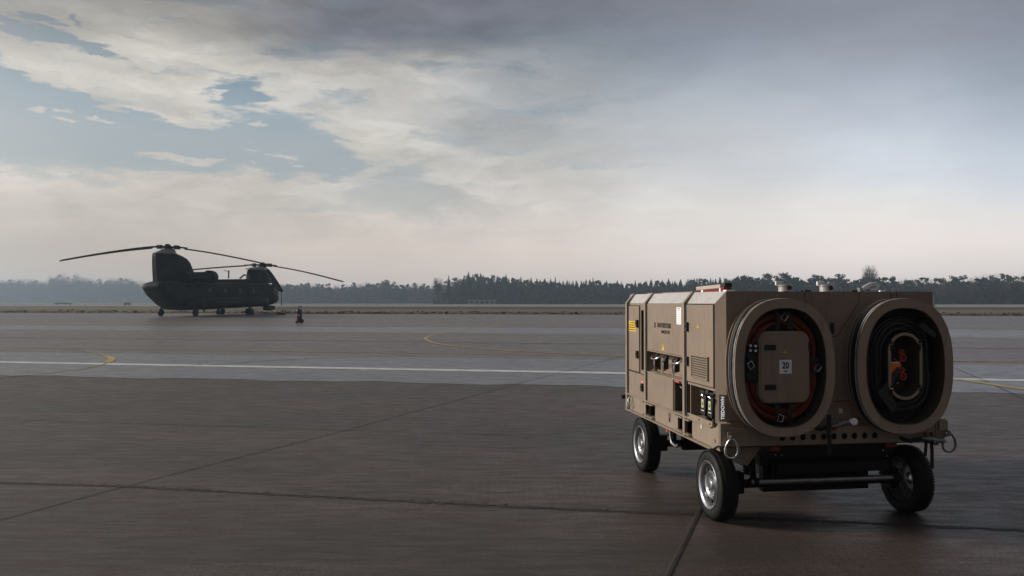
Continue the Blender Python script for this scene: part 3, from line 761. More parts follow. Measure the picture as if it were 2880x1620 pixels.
# lower window: white hose reel disc with cable ends
q = MB(); q.lathe([(-.84, .0), (-.845, .075), (-.835, .088), (-.80, .088), (-.79, .07), (-.79, 0)], 28, 'x', (0, .765, .868)); q.build('white_hose_reel', WHITE, U)
q = MB(); q.tube([(-.85, .93, .975), (-.88, .91, .965), (-.87, .90, .955)], .009, 8); q.build('cable_end', DSTEEL, U)
q = MB(); q.tube([(-.86, .80, .80), (-.885, .79, .79), (-.88, .775, .80)], .008, 8); q.build('cable_end', DSTEEL, U)
q = MB(); q.cyl((-.84, .87, .945), (-.86, .87, .945), .012, 10); q.build('cable_end', DSTEEL, U)
# lower rear box: two big black connectors with pale labels, a white socket, clear cable, shelf
b = MB(); b.box(-.935, XI, .06, .575, .757, .768); b.box(-.945, -.930, .06, .575, .752, .790); b.build('shelf', TAN2, U, bevel=.002)
for y in (.10, .32, .55):
    q = MB(); q.cyl((-.948, y, .770), (-.944, y, .770), .008, 10); q.build('bolt', BLACK, U)
for k, y in enumerate((.255, .115)):
    q = MB(); mt = Matrix.Translation((-.90, y, .90)) @ Matrix.Rotation(R(8), 4, 'X')
    q.box(-.04, .04, -.045, .045, -.085, .075, mt); q.tube([(-.90, y, .975), (-.895, y, 1.0), (-.87, y+.01, 1.005), (-.84, y+.02, .985)], .02, 10)
    q.tube([(-.90, y-.01, .82), (-.895, y-.015, .785), (-.88, y-.02, .772)], [.026, .022, .022], 10)
    o = q.build('connector', BLACK, U, bevel=.008)
    q = MB(); q.box(-.943, -.941, y-.018, y+.022, .875, .940); lab = q.build('connector_label', YGR, o)
    q = MB(); q.box(-.9445, -.943, y-.004, y+.006, .888, .925); q.box(-.9445, -.943, y-.010, y+.012, .900, .908); q.build('print', INK, lab)
    q = MB(); q.box(-.943, -.941, y-.030, y+.030, .850, .855); q.build('stripe', LAB, o)
    q = MB(); q.tube([(-.942, y+.02, .965), (-.946, y+.005, .975), (-.942, y-.01, .968)], .005, 8); q.build('clasp', CHROME, o)
q = MB(); q.lathe([(-.80, 0), (-.81, .022), (-.80, .030), (-.77, .030)], 16, 'x', (0, .395, .94)); q.build('socket', WHITE, U)
q = MB(); q.tube([(-.80, .40, .93), (-.82, .37, .88), (-.83, .33, .85), (-.80, .31, .80)], .010, 8); q.build('lead', mat('olive_cable', (.10, .11, .06), .5), U)
q = MB()
for y, s_ in ((.285, .09), (.19, .07), (.10, .07)): q.box(-.935, -.930, y-s_/2, y+s_/2, .985, 1.008)
q.build('socket_label', INK, U)
# TIEDOWN strip on the chamfered corner
ang = math.atan2(-.064, .0645)
nrmv = Vector((-1, -1, 0)).normalized(); dirv = Vector((C, -.064, 0)).normalized()
ctr = Vector((-W2+C*.5, .032, .90))+nrmv*.002
mt = Matrix.Translation(ctr) @ Matrix(((dirv.x, 0, nrmv.x, 0), (dirv.y, 0, nrmv.y, 0), (0, 1, 0, 0), (0, 0, 0, 1)))
q = MB(); q.box(-.012, .042, -.100, .100, -.001, .001, mt); tl = q.build('tiedown_strip', INK, U)
text('lettering', 'TIEDOWN', .036, LAB, tl, mt @ Matrix.Translation((.0175, 0, .002)) @ Matrix.Rotation(R(90), 4, 'Z'), 1.02, .0012)

# base frame: channel along the sides with fork pockets, drilled strip across the rear
def skirt(sgn):
    bb = MB(); X = -.895*sgn if sgn > 0 else .895
    def bx(xa, xb, *a):
        bb.box(min(xa*-sgn, xb*-sgn), max(xa*-sgn, xb*-sgn), *a)
    # web pieces between pockets
    for y0, y1 in ((.02, .575), (.735, .736), (.916, 1.525), (1.715, 1.716), (1.849, 2.38)): bx(.885, .905, y0, y1, .585, .745)
    bx(.885, .942, .10, 2.40, .740, .752); bx(.885, .942, .12, 2.40, .573, .583)
    for y0, y1 in ((.575, .665), (.735, .916), (1.525, 1.715), (1.80, 1.849)):
        bx(.905, .938, y0, y1, .716, .727); bx(.905, .938, y0, y1, .596, .606)
    bx(.885, .90, .02, 2.38, .573, .60); bx(.885, .90, .02, 2.38, .722, .745)
    return bb
for s_ in (1, -1): skirt(s_).build('frame_channel', TAN2, U, bevel=.002)
for y0, y1 in ((.578, .735), (.736, .916), (1.526, 1.715), (1.716, 1.849)):
    q = MB(); q.box(-.76, -.75, y0, y1, .583, .74); q.box(-.885, -.76, y1-.004, y1-.001, .60, .74); q.build('fork_pocket', CHASS, U)
for s_ in (-1, 1):
    q = MB(); q.prism([(.125, .573), (-.035, .637), (-.035, .792), (.01, .772), (.04, .752), (.125, .745)], 'x', min(s_*.905, s_*.925), max(s_*.905, s_*.925))
    q.prism([(s_*.942, .12), (s_*.925, -.035), (s_*.70, -.035), (s_*.70, .12)], 'z', .573, .583) if False else None
    q.box(min(s_*.84, s_*.925), max(s_*.84, s_*.925), -.045, -.012, .625, .792)
    q.build('corner_plate', TAN2, U, bevel=.003)
# rear strip with round holes
HX = [-.427+.0842*k for k in range(10)]
b = MB(); n = 20
y0, y1 = -.034, -.026
za, zb = .622, .745
segs = []
for hx in HX:
    cz_ = .6745; r_ = .0245
    cs = [(hx+.0421, za), (hx+.0421, zb), (hx-.0421, zb), (hx-.0421, za)]; out = []; inn = []
    for k in range(4):
        for j in range(6):
            p = (cs[k][0]+(cs[(k+1) % 4][0]-cs[k][0])*j/6, cs[k][1]+(cs[(k+1) % 4][1]-cs[k][1])*j/6)
            d_ = math.hypot(p[0]-hx, p[1]-cz_); out.append(p); inn.append((hx+(p[0]-hx)/d_*r_, cz_+(p[1]-cz_)/d_*r_))
    b.ring(out, inn, 'y', y0, y1)
b.box(-.85, HX[0]-.0421, y0, y1, za, zb); b.box(HX[-1]+.0421, .85, y0, y1, za, zb)
b.box(-.85, .85, -.034, .02, .745, .752); b.box(-.85, .85, -.034, .03, .618, .6225)
b.build('rear_strip', TAN2, U)
q = MB(); q.box(-.85, .85, .02, .03, .60, .745); q.build('strip_backing', DARK, U)
for s_ in (-1, 1):
    q = MB(); q.box(min(s_*.855, s_*.93), max(s_*.855, s_*.93), -.062, -.03, .70, .782) if s_ > 0 else q.box(-.875, -.842, -.062, -.045, .68, .73)
    q.build('shackle_bracket', TAN2, U, bevel=.004)
    cx_, cz_ = (-.850, .612) if s_ < 0 else (.925, .612)
    pts = []
    for k in range(28):
        a = 2*math.pi*k/28; w_ = .045-.012*math.sin(a); pts.append((cx_+w_*math.cos(a), -.078-.012*math.sin(a+1), cz_+.072*math.sin(a)))
    q = MB(); q.tube(pts, .0095, 10, closed=True); q.build('shackle_ring', CHROME if s_ < 0 else DSTEEL, U)
    q = MB(); q.tube([(cx_-.003, -.05, cz_+.052), (cx_-.003, -.085, cz_+.066), (cx_-.003, -.088, cz_+.083), (cx_-.003, -.05, cz_+.092)], .012, 8); q.build('shackle_eye', DSTEEL, U)
text('lettering', '6', .05, INK, U, Matrix.Translation((-.9262, .05, .650)) @ Matrix(((0, 0, -1, 0), (-1, 0, 0, 0), (0, 1, 0, 0), (0, 0, 0, 1))), 1)
q = MB(); q.ring(rrect(1.121, .688, .022, .022, .004), rrect(1.121, .688, .014, .015, .003), 'x', -.9075, -.905); q.box(-.9075, -.905, 1.104, 1.138, .686, .690); q.build('stencil_mark', INK, U)
q = MB(); q.prism([(1.10, .655), (1.118, .668), (1.142, .66), (1.138, .638), (1.120, .622), (1.105, .64)], 'x', -.908, -.905); q.build('slot_hole', BLACK, U)
q = MB(); q.ring(stadium(.361, .708, .017, .017), stadium(.361, .708, .008, .008), 'x', -.912, -.905); q.build('cable_gland', WHITE, U)
q = MB(); q.tube([(-.92, 2.26, .735), (-.95, 2.25, .69), (-.945, 2.22, .64), (-.94, 2.25, .61), (-.95, 2.29, .64), (-.94, 2.28, .70)], .008, 8); q.build('shackle_ring', DSTEEL, U)
q = MB(); q.cyl((-.92, 2.44, .70), (-.97, 2.44, .70), .022, 12); q.build('side_lamp', BLACK, U)

# rear face seams, handle slot and centre hatch
b = MB(); yy = -.0012
def rl(p, q_, w=.0055):
    a, c_ = Vector((p[0], 0, p[1])), Vector((q_[0], 0, q_[1])); t_ = (c_-a).normalized(); nn = Vector((-t_.z, 0, t_.x))*w/2
    b.add([(v.x, yy, v.z) for v in (a+nn, a-nn, c_-nn, c_+nn)], [(0, 1, 2, 3)])
rl((-.366, 1.783), (-.366, 1.60)); rl((-.218, 1.783), (-.218, 1.713)); rl((-.218, 1.713), (-.120, 1.60)); rl((.229, 1.783), (.229, 1.703)); rl((.229, 1.703), (.044, 1.438)); rl((.044, 1.438), (-.03, 1.438))
rl((.497, 1.783), (.497, 1.60)); rl((.545, 1.783), (.545, 1.60)); rl((-.20, .939), (.22, .939)); rl((-.85, .80), (.85, .80), .004)
b.build('panel_seam', BLACK, U)
for x0 in (-.40, .505):
    b = MB(); b.box(x0, x0+.033, -.006, -.0005, .76, 1.786); b.build('rear_band', TAN, U, bevel=.002)
b = MB(); b.prism(rrect(.001, 1.50, .017, .043, .008), 'y', -.004, -.001); b.build('handle_recess', BLACK, U)
b = MB(); b.prism(rrect(-.033, .737, .046, .0145, .004), 'y', -.040, -.034); b.build('reflector', REDL, U)

# the two cable reels
def reel(cx_, kind):
    t = MB(); cz_ = 1.216
    t.ring(oval(cx_, cz_, .394, .510), oval(cx_, cz_, .320, .440), 'y', -.166, -.158)
    fr = t.build('reel_rim' if False else 'cable_reel', RIMTAN, U, bevel=.002)
    t = MB(); t.ring(oval(cx_, cz_, .3960, .5120), oval(cx_, cz_, .3925, .5085), 'y', -.1675, -.157); t.build('rim_edge', mat('worn_rim_edge', (.30, .25, .20), .5, var=.2), fr)
    t = MB(); t.ring(oval(cx_, cz_, .322, .442), oval(cx_, cz_, .318, .438), 'y', -.172, -.004); t.build('drum_wall', mat('dark_drum_wall', (.05, .038, .03), .6), fr)  # drum wall coloured darker than the reel rims
    t = MB(); t.ring(oval(cx_, cz_, .402, .518), oval(cx_, cz_, .385, .500), 'y', -.118, -.086); t.build('rubber_channel', BLACK, fr)
    t = MB(); t.ring(oval(cx_, cz_, .400, .516), oval(cx_, cz_, .350, .466), 'y', -.066, -.060); t.ring(oval(cx_, cz_, .400, .516), oval(cx_, cz_, .318, .438), 'y', -.016, -.010); t.build('rear_flange', RIMTAN, fr, bevel=.002)
    t = MB(); t.ring(oval(cx_, cz_, .382, .498), oval(cx_, cz_, .352, .468), 'y', -.150, -.012); t.build('drum', BLACK, fr)
    t = MB()    # bright hose wound in the groove
    for k in range(2):
        t.tube([(p[0], -.135+k*.0+.0, p[1]) for p in oval(cx_, cz_, .392-k*.004, .508-k*.004, 14)], .0075, 6, closed=True) if k == 0 else None
    t.build('groove_hose', mat('scuffed_grey_hose', (.30, .30, .31), .4, var=.6, vscale=7), fr)
    t = MB(); t.prism(oval(cx_, cz_, .318, .438), 'y', -.008, -.003); t.build('back_plate', DARK, fr)
    r = random.Random(int(cx_*100)+50)
    cable = ORG if kind == 'o' else CABB
    for k in range(13 if kind == 'o' else 16):
        t = MB(); hw = (.218 if kind == 'o' else .165)+.0135*(k % 6)+r.uniform(-.008, .012); hh = hw+.112+r.uniform(-.012, .018); yo = -.035-.028*(k//6)-r.uniform(0, .02)
        ph = r.random()*6.28
        pts = [(p[0]+.008*math.sin(3*i/7+ph), yo+.010*math.sin(i/5+ph), p[1]+.008*math.cos(2*i/7+ph)) for i, p in enumerate(stadium(cx_, cz_, hw, hh, 10))]
        t.tube(pts, .0098 if kind == 'o' else .0125, 8, closed=True); t.build('cable', cable, fr)
    if kind == 'o':
        t = MB(); t.prism(rrect(cx_, 1.218, .200, .267, .075), 'y', -.150, -.01); h = t.build('hub_box', TAN, fr, bevel=.006)
        t = MB(); t.prism(rrect(cx_+.002, 1.218, .190, .257, .068), 'y', -.158, -.150); h = t.build('hatch', TAN, fr, bevel=.003)
        for z in (1.366, 1.072):
            t = MB(); t.prism(rrect(cx_-.117, z, .044, .020, .005), 'y', -.166, -.158); t.build('hinge', BLACK, h, bevel=.002)
        t = MB(); t.box(cx_+.186, cx_+.199, -.164, -.150, 1.34, 1.40); t.build('catch', BLACK, h)
        triangle(cx_+.003, 1.337, .036, 1, -.1592, h)
        t = MB(); t.prism(rrect(cx_+.004, 1.222, .048, .051, .003), 'y', -.1605, -.158); sg = t.build('speed_sign', LAB, h)
        MR = lambda x, z, y: Matrix.Translation((x, y, z)) @ Matrix.Rotation(R(90), 4, 'X')
        text('lettering', '20', .066, INK, sg, MR(cx_+.004, 1.230, -.1612), .82, .0018)
        text('lettering', 'mph', .017, INK, sg, MR(cx_+.004, 1.190, -.1612), 1, .0004)
        # straps with buckles round the coil
        for a, (sx_, sz_) in enumerate(((0, 1), (0, -1), (-1, 0), (1, 0))):
            for off in (-.048, .048):
                t = MB()
                if sz_: pts = [(cx_+off*1.1, -.02, cz_+sz_*.43), (cx_+off, -.12, cz_+sz_*.425), (cx_+off*.8, -.148, cz_+sz_*.36), (cx_+off*1.2, -.145, cz_+sz_*.275)]
                else: pts = [(cx_+sx_*.315, -.02, cz_+off*.9), (cx_+sx_*.31, -.12, cz_+off*.9), (cx_+sx_*.27, -.148, cz_+off*.7+.02), (cx_+sx_*.205, -.145, cz_+off*1.2)]
                for p, q_ in zip(pts, pts[1:]):
                    p, q_ = Vector(p), Vector(q_); d = (q_-p).normalized(); sd_ = (Vector((1, 0, 0)) if sz_ else Vector((0, 0, 1)))*.017; nn = d.cross(sd_.normalized())*.002
                    t.add([p-sd_-nn, p+sd_-nn, q_+sd_-nn, q_-sd_-nn, p-sd_+nn, p+sd_+nn, q_+sd_+nn, q_-sd_+nn], [(0, 1, 2, 3), (4, 7, 6, 5), (0, 4, 5, 1), (1, 5, 6, 2), (2, 6, 7, 3), (3, 7, 4, 0)])
                st_ = t.build('strap', BLACK, fr)
            bx_, bz_ = {0: (cx_+.0, cz_+.375), 1: (cx_-.035, cz_-.375), 2: (cx_-.265, cz_+.02), 3: (cx_+.262, cz_-.005)}[a]
            mt = Matrix.Translation((bx_, -.156, bz_)) @ Matrix.Rotation(R((35, 15, -30, 40)[a]), 4, 'Y')
            t = MB(); t.tube([mt @ Vector(v) for v in ((-.020, 0, -.024), (.020, 0, -.024), (.020, 0, .024), (-.020, 0, .024))], .0028, 6, closed=True); t.build('buckle', CHROME, st_)
        # two black plugs held to the coil on the left
        for k in range(2):
            t = MB(); t.tube([(cx_-.285, -.13, cz_+.165-.035*k), (cx_-.20, -.14, cz_+.160-.035*k)], .016, 12); o = t.build('plug', BLACK, fr)
            t = MB(); t.box(cx_-.272, cx_-.256, -.150, -.143, cz_+.155-.035*k, cz_+.172-.035*k); t.box(cx_-.236, cx_-.218, -.157, -.149, cz_+.153-.035*k, cz_+.168-.035*k); t.build('plug_band', LAB, o)
        t = MB(); t.box(cx_-.292, cx_-.205, -.140, -.09, cz_-.10, cz_+.12); t.build('plug_pouch', BLACK, fr, bevel=.012)
    else:
        hx_, hz_ = cx_+.007, 1.214
        t = MB(); t.ring(stadium(hx_, hz_, .141, .256), stadium(hx_, hz_, .119, .234), 'y', -.155, -.145); h = t.build('hub_ring', RIMTAN, fr, bevel=.002)
        t = MB(); t.ring(stadium(hx_, hz_, .121, .236), stadium(hx_, hz_, .117, .232), 'y', -.150, -.012); t.build('hub_wall', mat('dark_hub_wall', (.06, .048, .038), .6), h)  # inner hub wall coloured darker than the hub ring
        for sx_ in (-1, 1):
            for sz_ in (-1, 1):
                t = MB(); t.tube([(hx_+sx_*.135, -.158, hz_+sz_*.17), (hx_+sx_*.108, -.160, hz_+sz_*.165+.004*sx_)], .0035, 6); t.build('clip', CHROME, h)
                t = MB(); t.box(hx_+sx_*.118-.010, hx_+sx_*.118+.010, -.157, -.143, hz_+sz_*.17-.055, hz_+sz_*.17+.03); t.build('clip_strap', BLACK, h, bevel=.003)
        for k, (dx, dz, rr) in enumerate(((.035, .058, .024), (.035, -.085, .024), (.025, -.035, .018), (.022, .10, .018))):
            t = MB(); t.tube([(hx_+dx+rr*math.cos(a*.4), -.075, hz_+dz+rr*math.sin(a*.4)) for a in range(16)], .006, 6, closed=True); t.tube([(hx_+dx, -.03, hz_+dz), (hx_+dx, -.078, hz_+dz)], .006, 6)
            t.build('valve_wheel', REDP, h)
        t = MB(); t.cyl((hx_-.07, -.04, hz_-.14), (hx_-.07, -.04, hz_-.03), .022, 14); t.cyl((hx_-.07, -.04, hz_+.03), (hx_-.07, -.04, hz_+.12), .020, 14); t.build('red_bottle', REDP, h)
        t = MB(); t.prism([(hx_-.108, hz_-.060), (hx_-.104, hz_+.032), (hx_-.030, hz_+.034), (hx_-.018, hz_+.005), (hx_-.080, hz_-.060)], 'y', -.128, -.122); t.build('orange_tag', ORT, h)
        t = MB(); t.box(hx_-.103, hx_-.042, -.131, -.1285, hz_+.024, hz_+.030); t.build('tag_edge', LAB, h)
        t = MB()
        t.tube([(hx_-.03, -.06, hz_+.05), (hx_, -.07, hz_+.02), (hx_+.03, -.07, hz_+.05)], .005, 6); t.tube([(hx_-.02, -.06, hz_-.05), (hx_+.005, -.075, hz_-.03), (hx_+.03, -.07, hz_-.07)], .004, 6)
        t.cyl((hx_-.02, -.08, hz_-.135), (hx_-.02, -.088, hz_-.135), .008, 10); t.build('fitting', DSTEEL, h)
        # flat strap hanging over the coil and webbing at lower left
        t = MB(); t.prism([(cx_-.22, 1.02), (cx_-.10, .86), (cx_-.06, .90), (cx_-.13, 1.08)], 'y', -.145, -.141); t.prism([(cx_-.15, .98), (cx_-.02, 1.19), (cx_-.05, 1.21), (cx_-.19, 1.04)], 'y', -.140, -.136)
        web = mat('dark_webbing', (.03, .035, .035), .6); t.build('strap', web, fr)
        t = MB(); t.prism([(cx_+.12, 1.52), (cx_+.26, 1.42), (cx_+.27, 1.46), (cx_+.16, 1.545)], 'y', -.150, -.146); t.build('strap', web, fr)
    return fr
reel(-.467, 'o'); reel(.503, 'b')
# the rims of the two front reels stand out beyond the far end
for cx_ in (-.467, .503):
    t = MB(); t.ring(oval(cx_, 1.216, .394, .510), oval(cx_, 1.216, .32, .44), 'y', L+.154, L+.166); t.ring(oval(cx_, 1.216, .398, .514), oval(cx_, 1.216, .34, .46), 'y', L+.03, L+.038); fr = t.build('cable_reel', RIMTAN, U)
    t = MB(); t.ring(oval(cx_, 1.216, .375, .49), oval(cx_, 1.216, .352, .468), 'y', L+.001, L+.16); t.build('drum', BLACK, fr)
    t = MB(); t.prism(rrect(cx_, 1.218, .20, .267, .075), 'y', L+.001, L+.15); t.build('hub_box', TAN, fr)

# air/hose couplings and hanging straps at the rear
for (x, z, dx, dz, sgn) in ((.052, .812, -.10, -.045, 1), (.828, .655, -.13, -.002, 2)):
    q = MB(); q.cyl((x, -.20, z), (x, -.215, z), .0265, 24); q.cyl((x-.003, -.17, z-.001), (x, -.20, z), .018, 16); o = q.build('coupling_cap', LAB, U, bevel=.003)
    q = MB(); q.tube([(x-.004, -.175, z-.004), (x-.03, -.15, z-.014), (x+dx*.7, -.12, z+dz*.8), (x+dx, -.08, z+dz)], [.017, .016, .019, .016], 14)
    for k in range(3):
        a = Vector((x-.028-.02*k, -.152+.008*k, z-.012-.008*k)); q.cyl(a, a+Vector((-.006, .002, -.002)), .023, 14)
    q.build('coupling', DSTEEL, o)
    q = MB(); q.tube([(x+dx, -.08, z+dz), (x+dx-.08, -.05, z+dz-.03), (x+dx-.16, -.03, z+dz+.0)], .015, 10); q.build('hose', BLACK, o)
q = MB(); q.box(-.035, .0, -.15, -.12, .86, .90); q.build('hose_clamp', GREY, U, bevel=.01)
for pts, w in (([(-.085, -.10, .85), (-.09, -.105, .70), (-.083, -.10, .55)], .016), ([(.705, -.10, .70), (.712, -.10, .60), (.705, -.095, .52)], .013), ([(.755, -.10, .70), (.762, -.10, .55), (.762, -.10, .42)], .014)):
    q = MB()
    for a, c_ in zip(pts, pts[1:]): q.prism([(a[0]-w, a[2]), (a[0]+w, a[2]), (c_[0]+w, c_[2]), (c_[0]-w, c_[2])], 'y', a[1]-.002, a[1]+.002)
    q.build('hanging_strap', BLACK, U)

# roof fittings
for x in (-.303, .045):
    q = MB(); q.lathe([(ZT-.01, .046), (ZT+.044, .046), (ZT+.046, .056), (ZT+.055, .056), (ZT+.057, 0)], 24, 'z', (x, .16, 0)); o = q.build('filler_cap', GREY, U)
    q = MB(); q.box(x-.075, x-.012, .15, .17, ZT+.050, ZT+.082); q.build('cap_lever', WHITE, o, bevel=.004)
    q = MB(); q.cyl((x+.015, .112, ZT+.030), (x+.015, .104, ZT+.030), .018, 12); q.build('cap_lock', BLACK, o)
for x, m_ in ((-.165, BLACK), (.225, BLACK)):
    q = MB(); q.box(x-.027, x+.027, .05, .11, ZT-.002, ZT+.014); q.build('roof_latch', m_, U, bevel=.004)
q = MB(); q.tube([(.318, .12, ZT+.006), (.350, .12, ZT+.035), (.40, .12, ZT+.058), (.445, .12, ZT+.060), (.468, .12, ZT+.045), (.45, .12, ZT+.030), (.40, .12, ZT+.020)], [.012, .016, .018, .018, .014, .012, .008], 12); rb = q.build('rain_flap', mat('pale_flap_metal', (.55, .55, .57), .3, metal=.5), U)
q = MB(); q.tube([(.36, .12, ZT), (.42, .12, ZT+.028), (.43, .12, ZT+.04)], .008, 8); q.box(.30, .322, .10, .14, ZT-.002, ZT+.032); q.tube([(.45, .12, ZT+.04), (.50, .12, ZT+.006)], .006, 8); q.build('flap_arm', DSTEEL, rb)
q = MB(); q.box(.485, .52, .1, .14, ZT-.002, ZT+.016); q.build('roof_bolt', WHITE, U, bevel=.004)
q = MB(); q.box(-.76, -.62, .55, 2.2, ZT-.002, ZT+.012); q.box(-.72, -.55, .06, .09, ZT-.002, ZT+.006); q.build('roof_hatch', TAN, U, bevel=.003)
# lamp unit on the roof edge: folded work light with red end
q = MB(); mt = Matrix.Translation((-.80, .42, ZT+.033)) @ Matrix.Rotation(R(-1.2), 4, 'X')
q.box(-.035, .035, -.26, .24, -.012, .020, mt); lamp = q.build('work_lamp', mat('beige_lamp_housing', (.46, .40, .34), .5), U, bevel=.006)
q = MB(); q.box(-.036, .036, -.258, .22, .021, .027, mt); q.build('lamp_cover', DARK, lamp)
q = MB(); q.box(-.030, .032, -.335, -.262, -.004, .028, mt); q.build('lamp_end', BLACK, lamp, bevel=.005)
q = MB(); q.box(-.034, .030, -.325, -.262, -.030, -.004, mt); q.build('red_lens', REDL, lamp, bevel=.004)
q = MB(); q.box(-.028, .02, -.20, .30, -.032, -.013, mt); q.build('red_lens', REDL, lamp, bevel=.004)
q = MB(); q.box(-.86+.02, -.77, .03, .09, ZT-.003, ZT+.012); q.box(-.83, -.78, .16, .19, ZT-.003, ZT+.03); q.box(-.83, -.78, .52, .56, ZT-.003, ZT+.03); q.build('lamp_foot', WHITE, lamp)

# running gear
q = MB(); q.box(-.50, .58, .10, 2.35, .50, .615); q.box(-.50, .56, .18, .34, .42, .50); q.box(-.50, .56, 1.96, 2.12, .42, .50); q.box(-.40, -.32, .2, 2.2, .30, .5); q.box(.32, .40, .2, 2.2, .30, .5); q.box(-.45, .45, .24, .32, .20, .42); q.box(-.45, .45, 2.0, 2.08, .20, .42)
q.build('chassis', CHASS, U, bevel=.006)
q = MB(); q.box(-.52, .53, .05, .10, .50, .612); q.box(-.40, .50, .04, .10, .385, .46); q.build('bumper_beam', CHASS, U, bevel=.006)
q = MB(); q.tube([(-.62, .10, .315), (.60, .10, .315)], .024, 16); q.build('steering_rod', DSTEEL, U)
for s_ in (-1, 1):
    q = MB(); q.tube([(s_*.64, .10, .315), (s_*.60, .12, .33), (s_*.55, .2, .36)], .022, 10); q.box(min(s_*.56, s_*.60), max(s_*.56, s_*.60), .07, .14, .29, .35)
    q.build('rod_end', CHASS, U, bevel=.004)
for yy_ in (.265, 2.045):
    q = MB(); q.tube([(-.72, yy_, .267), (.72, yy_, .267)], .035, 14); q.build('axle', CHASS, U)
for s_ in (-1, 1):
    for yy_ in (.265, 2.045):
        q = MB(); q.tube([(s_*.56, yy_-.10, .30), (s_*.55, yy_-.05, .42), (s_*.54, yy_, .56)], .02, 10)
        for k in range(7): q.tube([(s_*.60+.03*math.cos(a*.8), yy_-.06+.03*math.sin(a*.8), .36+.022*k) for a in range(8)], .006, 6, closed=True)
        q.box(min(s_*.62, s_*.70), max(s_*.62, s_*.70), yy_-.05, yy_+.05, .20, .36)
        q.build('suspension', CHASS, U)
q = MB(); q.prism([(-.80, .614), (-.548, .583), (-.66, .451), (-.812, .545)], 'y', .10, .106); q.prism([(-.548, .586), (-.54, .578), (-.652, .445), (-.664, .450)], 'y', .092, .12); q.build('gusset_plate', mat('gusset_tan_paint', (.25, .21, .165), .5), U)  # gusset in a tan close to the body paint
for s_, x0, x1, z0, z1_ in ((-1, -.525, -.415, .562, .602), (1, .455, .552, .567, .607)):
    q = MB(); q.box(x0-.005, x1+.005, .035, .05, z0-.004, z1_+.004); o = q.build('tail_lamp', BLACK, U); q = MB(); q.box(x0+.03*(s_ < 0), x1, .022, .035, z0, z1_); q.build('lens', REDL, o, bevel=.003)
q = MB(); q.box(-.09, -.035, .01, .03, .607, .614); q.box(-.095, .10, .036, .039, .508, .530); q.build('number_plate_edge', GREY, U) if False else None
for x, z in ((-.40, .605), (-.37, .604), (-.355, .606), (-.45, .535), (-.40, .53), (.44, .545), (.47, .50)):
    q = MB(); q.cyl((x, .03, z), (x, .05, z), .006, 8); q.build('bolt', CHROME, U)
q = MB(); q.tube([(-.89, 1.16, .57), (-.885, 1.16, .50), (-.88, 1.13, .44), (-.875, 1.03, .425), (-.87, .98, .45)], [.010, .012, .016, .014, .018], 10); q.tube([(-.88, 1.20, .55), (-.87, 1.22, .52)], .02, 8); q.build('drain_valve', DSTEEL, U)
q = MB(); q.box(-.86, -.80, 1.27, 1.36, .50, .57); q.build('red_bracket', REDP, U, bevel=.006)

def wheel(x, y, s_, first=None):
    w = .15; xo = x          # outer plane at x, body extends inwards
    q = MB(); sg = -s_
    prof = [(0.035, .176), (.006, .190), (.0, .215), (.004, .240), (.018, .258), (.035, .2655), (w/2, .267), (w-.035, .2655), (w-.018, .258), (w-.004, .240), (w, .215), (w-.006, .190), (w-.035, .176)]
    q.lathe([(sg*a, r_) for a, r_ in prof], 56, 'x')
    o = q.build('wheel', TYRE, U); o.location = (xo, y, .267)
    # tread blocks
    q = MB()
    for k in range(76):
        a = 2*math.pi*k/76
        for j, (c0, c1) in enumerate(((.008, .038), (.045, .072), (.079, .106), (.113, .142))):
            aa = a+(.049 if j % 2 else 0); mt = Matrix.Rotation(aa, 4, 'X') @ Matrix.Translation((sg*(c0+c1)/2, 0, .2655)) @ Matrix.Rotation((.35 if j < 2 else -.35), 4, 'Z')
            q.box(-(c1-c0)/2, (c1-c0)/2, -.0078, .0078, -.004, .0020 if 0 < j < 3 else -.0022, mt)
    q.build('tread', TYRE, o)
    # pressed steel rim
    q = MB(); q.lathe([(sg*a, r_) for a, r_ in ((.030, .178), (.003, .188), (-.001, .184), (.004, .172), (.010, .164), (.030, .156), (.055, .150), (.09, .15), (.12, .16), (.134, .176))], 48, 'x')
    q.lathe([(sg*a, r_) for a, r_ in ((.062, .151), (.046, .128), (.028, .108), (.018, .100), (.020, .090), (.036, .076), (.040, .050), (.036, .046), (.020, .040), (.016, .034), (.016, 0))], 48, 'x')
    rim = q.build('rim', STEEL, o)
    q = MB()
    for k in range(10):
        a = 2*math.pi*k/10; mt = Matrix.Rotation(a, 4, 'X'); c_ = mt @ Vector((sg*.0365, 0, .126))
        pts = [(mt @ Vector((0, dy, dz)))+c_ for dy, dz in ((-.024, -.009), (-.014, .015), (.014, .015), (.024, -.009), (0, -.015))]
        n_ = Vector((-sg*.012, 0, 0)); q = MB(); q.add([p+n_ for p in pts]+[p-n_*.3 for p in pts], [(0, 1, 2, 3, 4), (5, 9, 8, 7, 6)]+[(i, (i+1) % 5, 5+(i+1) % 5, 5+i) for i in range(5)])
        q.build('vent_hole', BLACK, rim)
    q = MB()
    for k in range(5):
        a = 2*math.pi*k/5+.3; c_ = Vector((0, math.cos(a)*.060, math.sin(a)*.060)); q.cyl(c_+Vector((sg*.040, 0, 0)), c_+Vector((sg*.018, 0, 0)), .009, 6)
    q.build('wheel_nut', DSTEEL, rim)
    return o
for x, y, s_ in ((-.900, .265, -1), (.868, .265, 1), (-.900, 2.045, -1), (.868, 2.045, 1)): wheel(x, y, s_)

# ================================================================== tandem-rotor helicopter
HX_, HY_ = -27.6, 62.6
HD = R(70)
HG = empty('transport_helicopter', (HX_, HY_, gz(66)-.02), HD, 'dark green tandem-rotor transport helicopter parked on the far apron with drooping blades', 'helicopter')
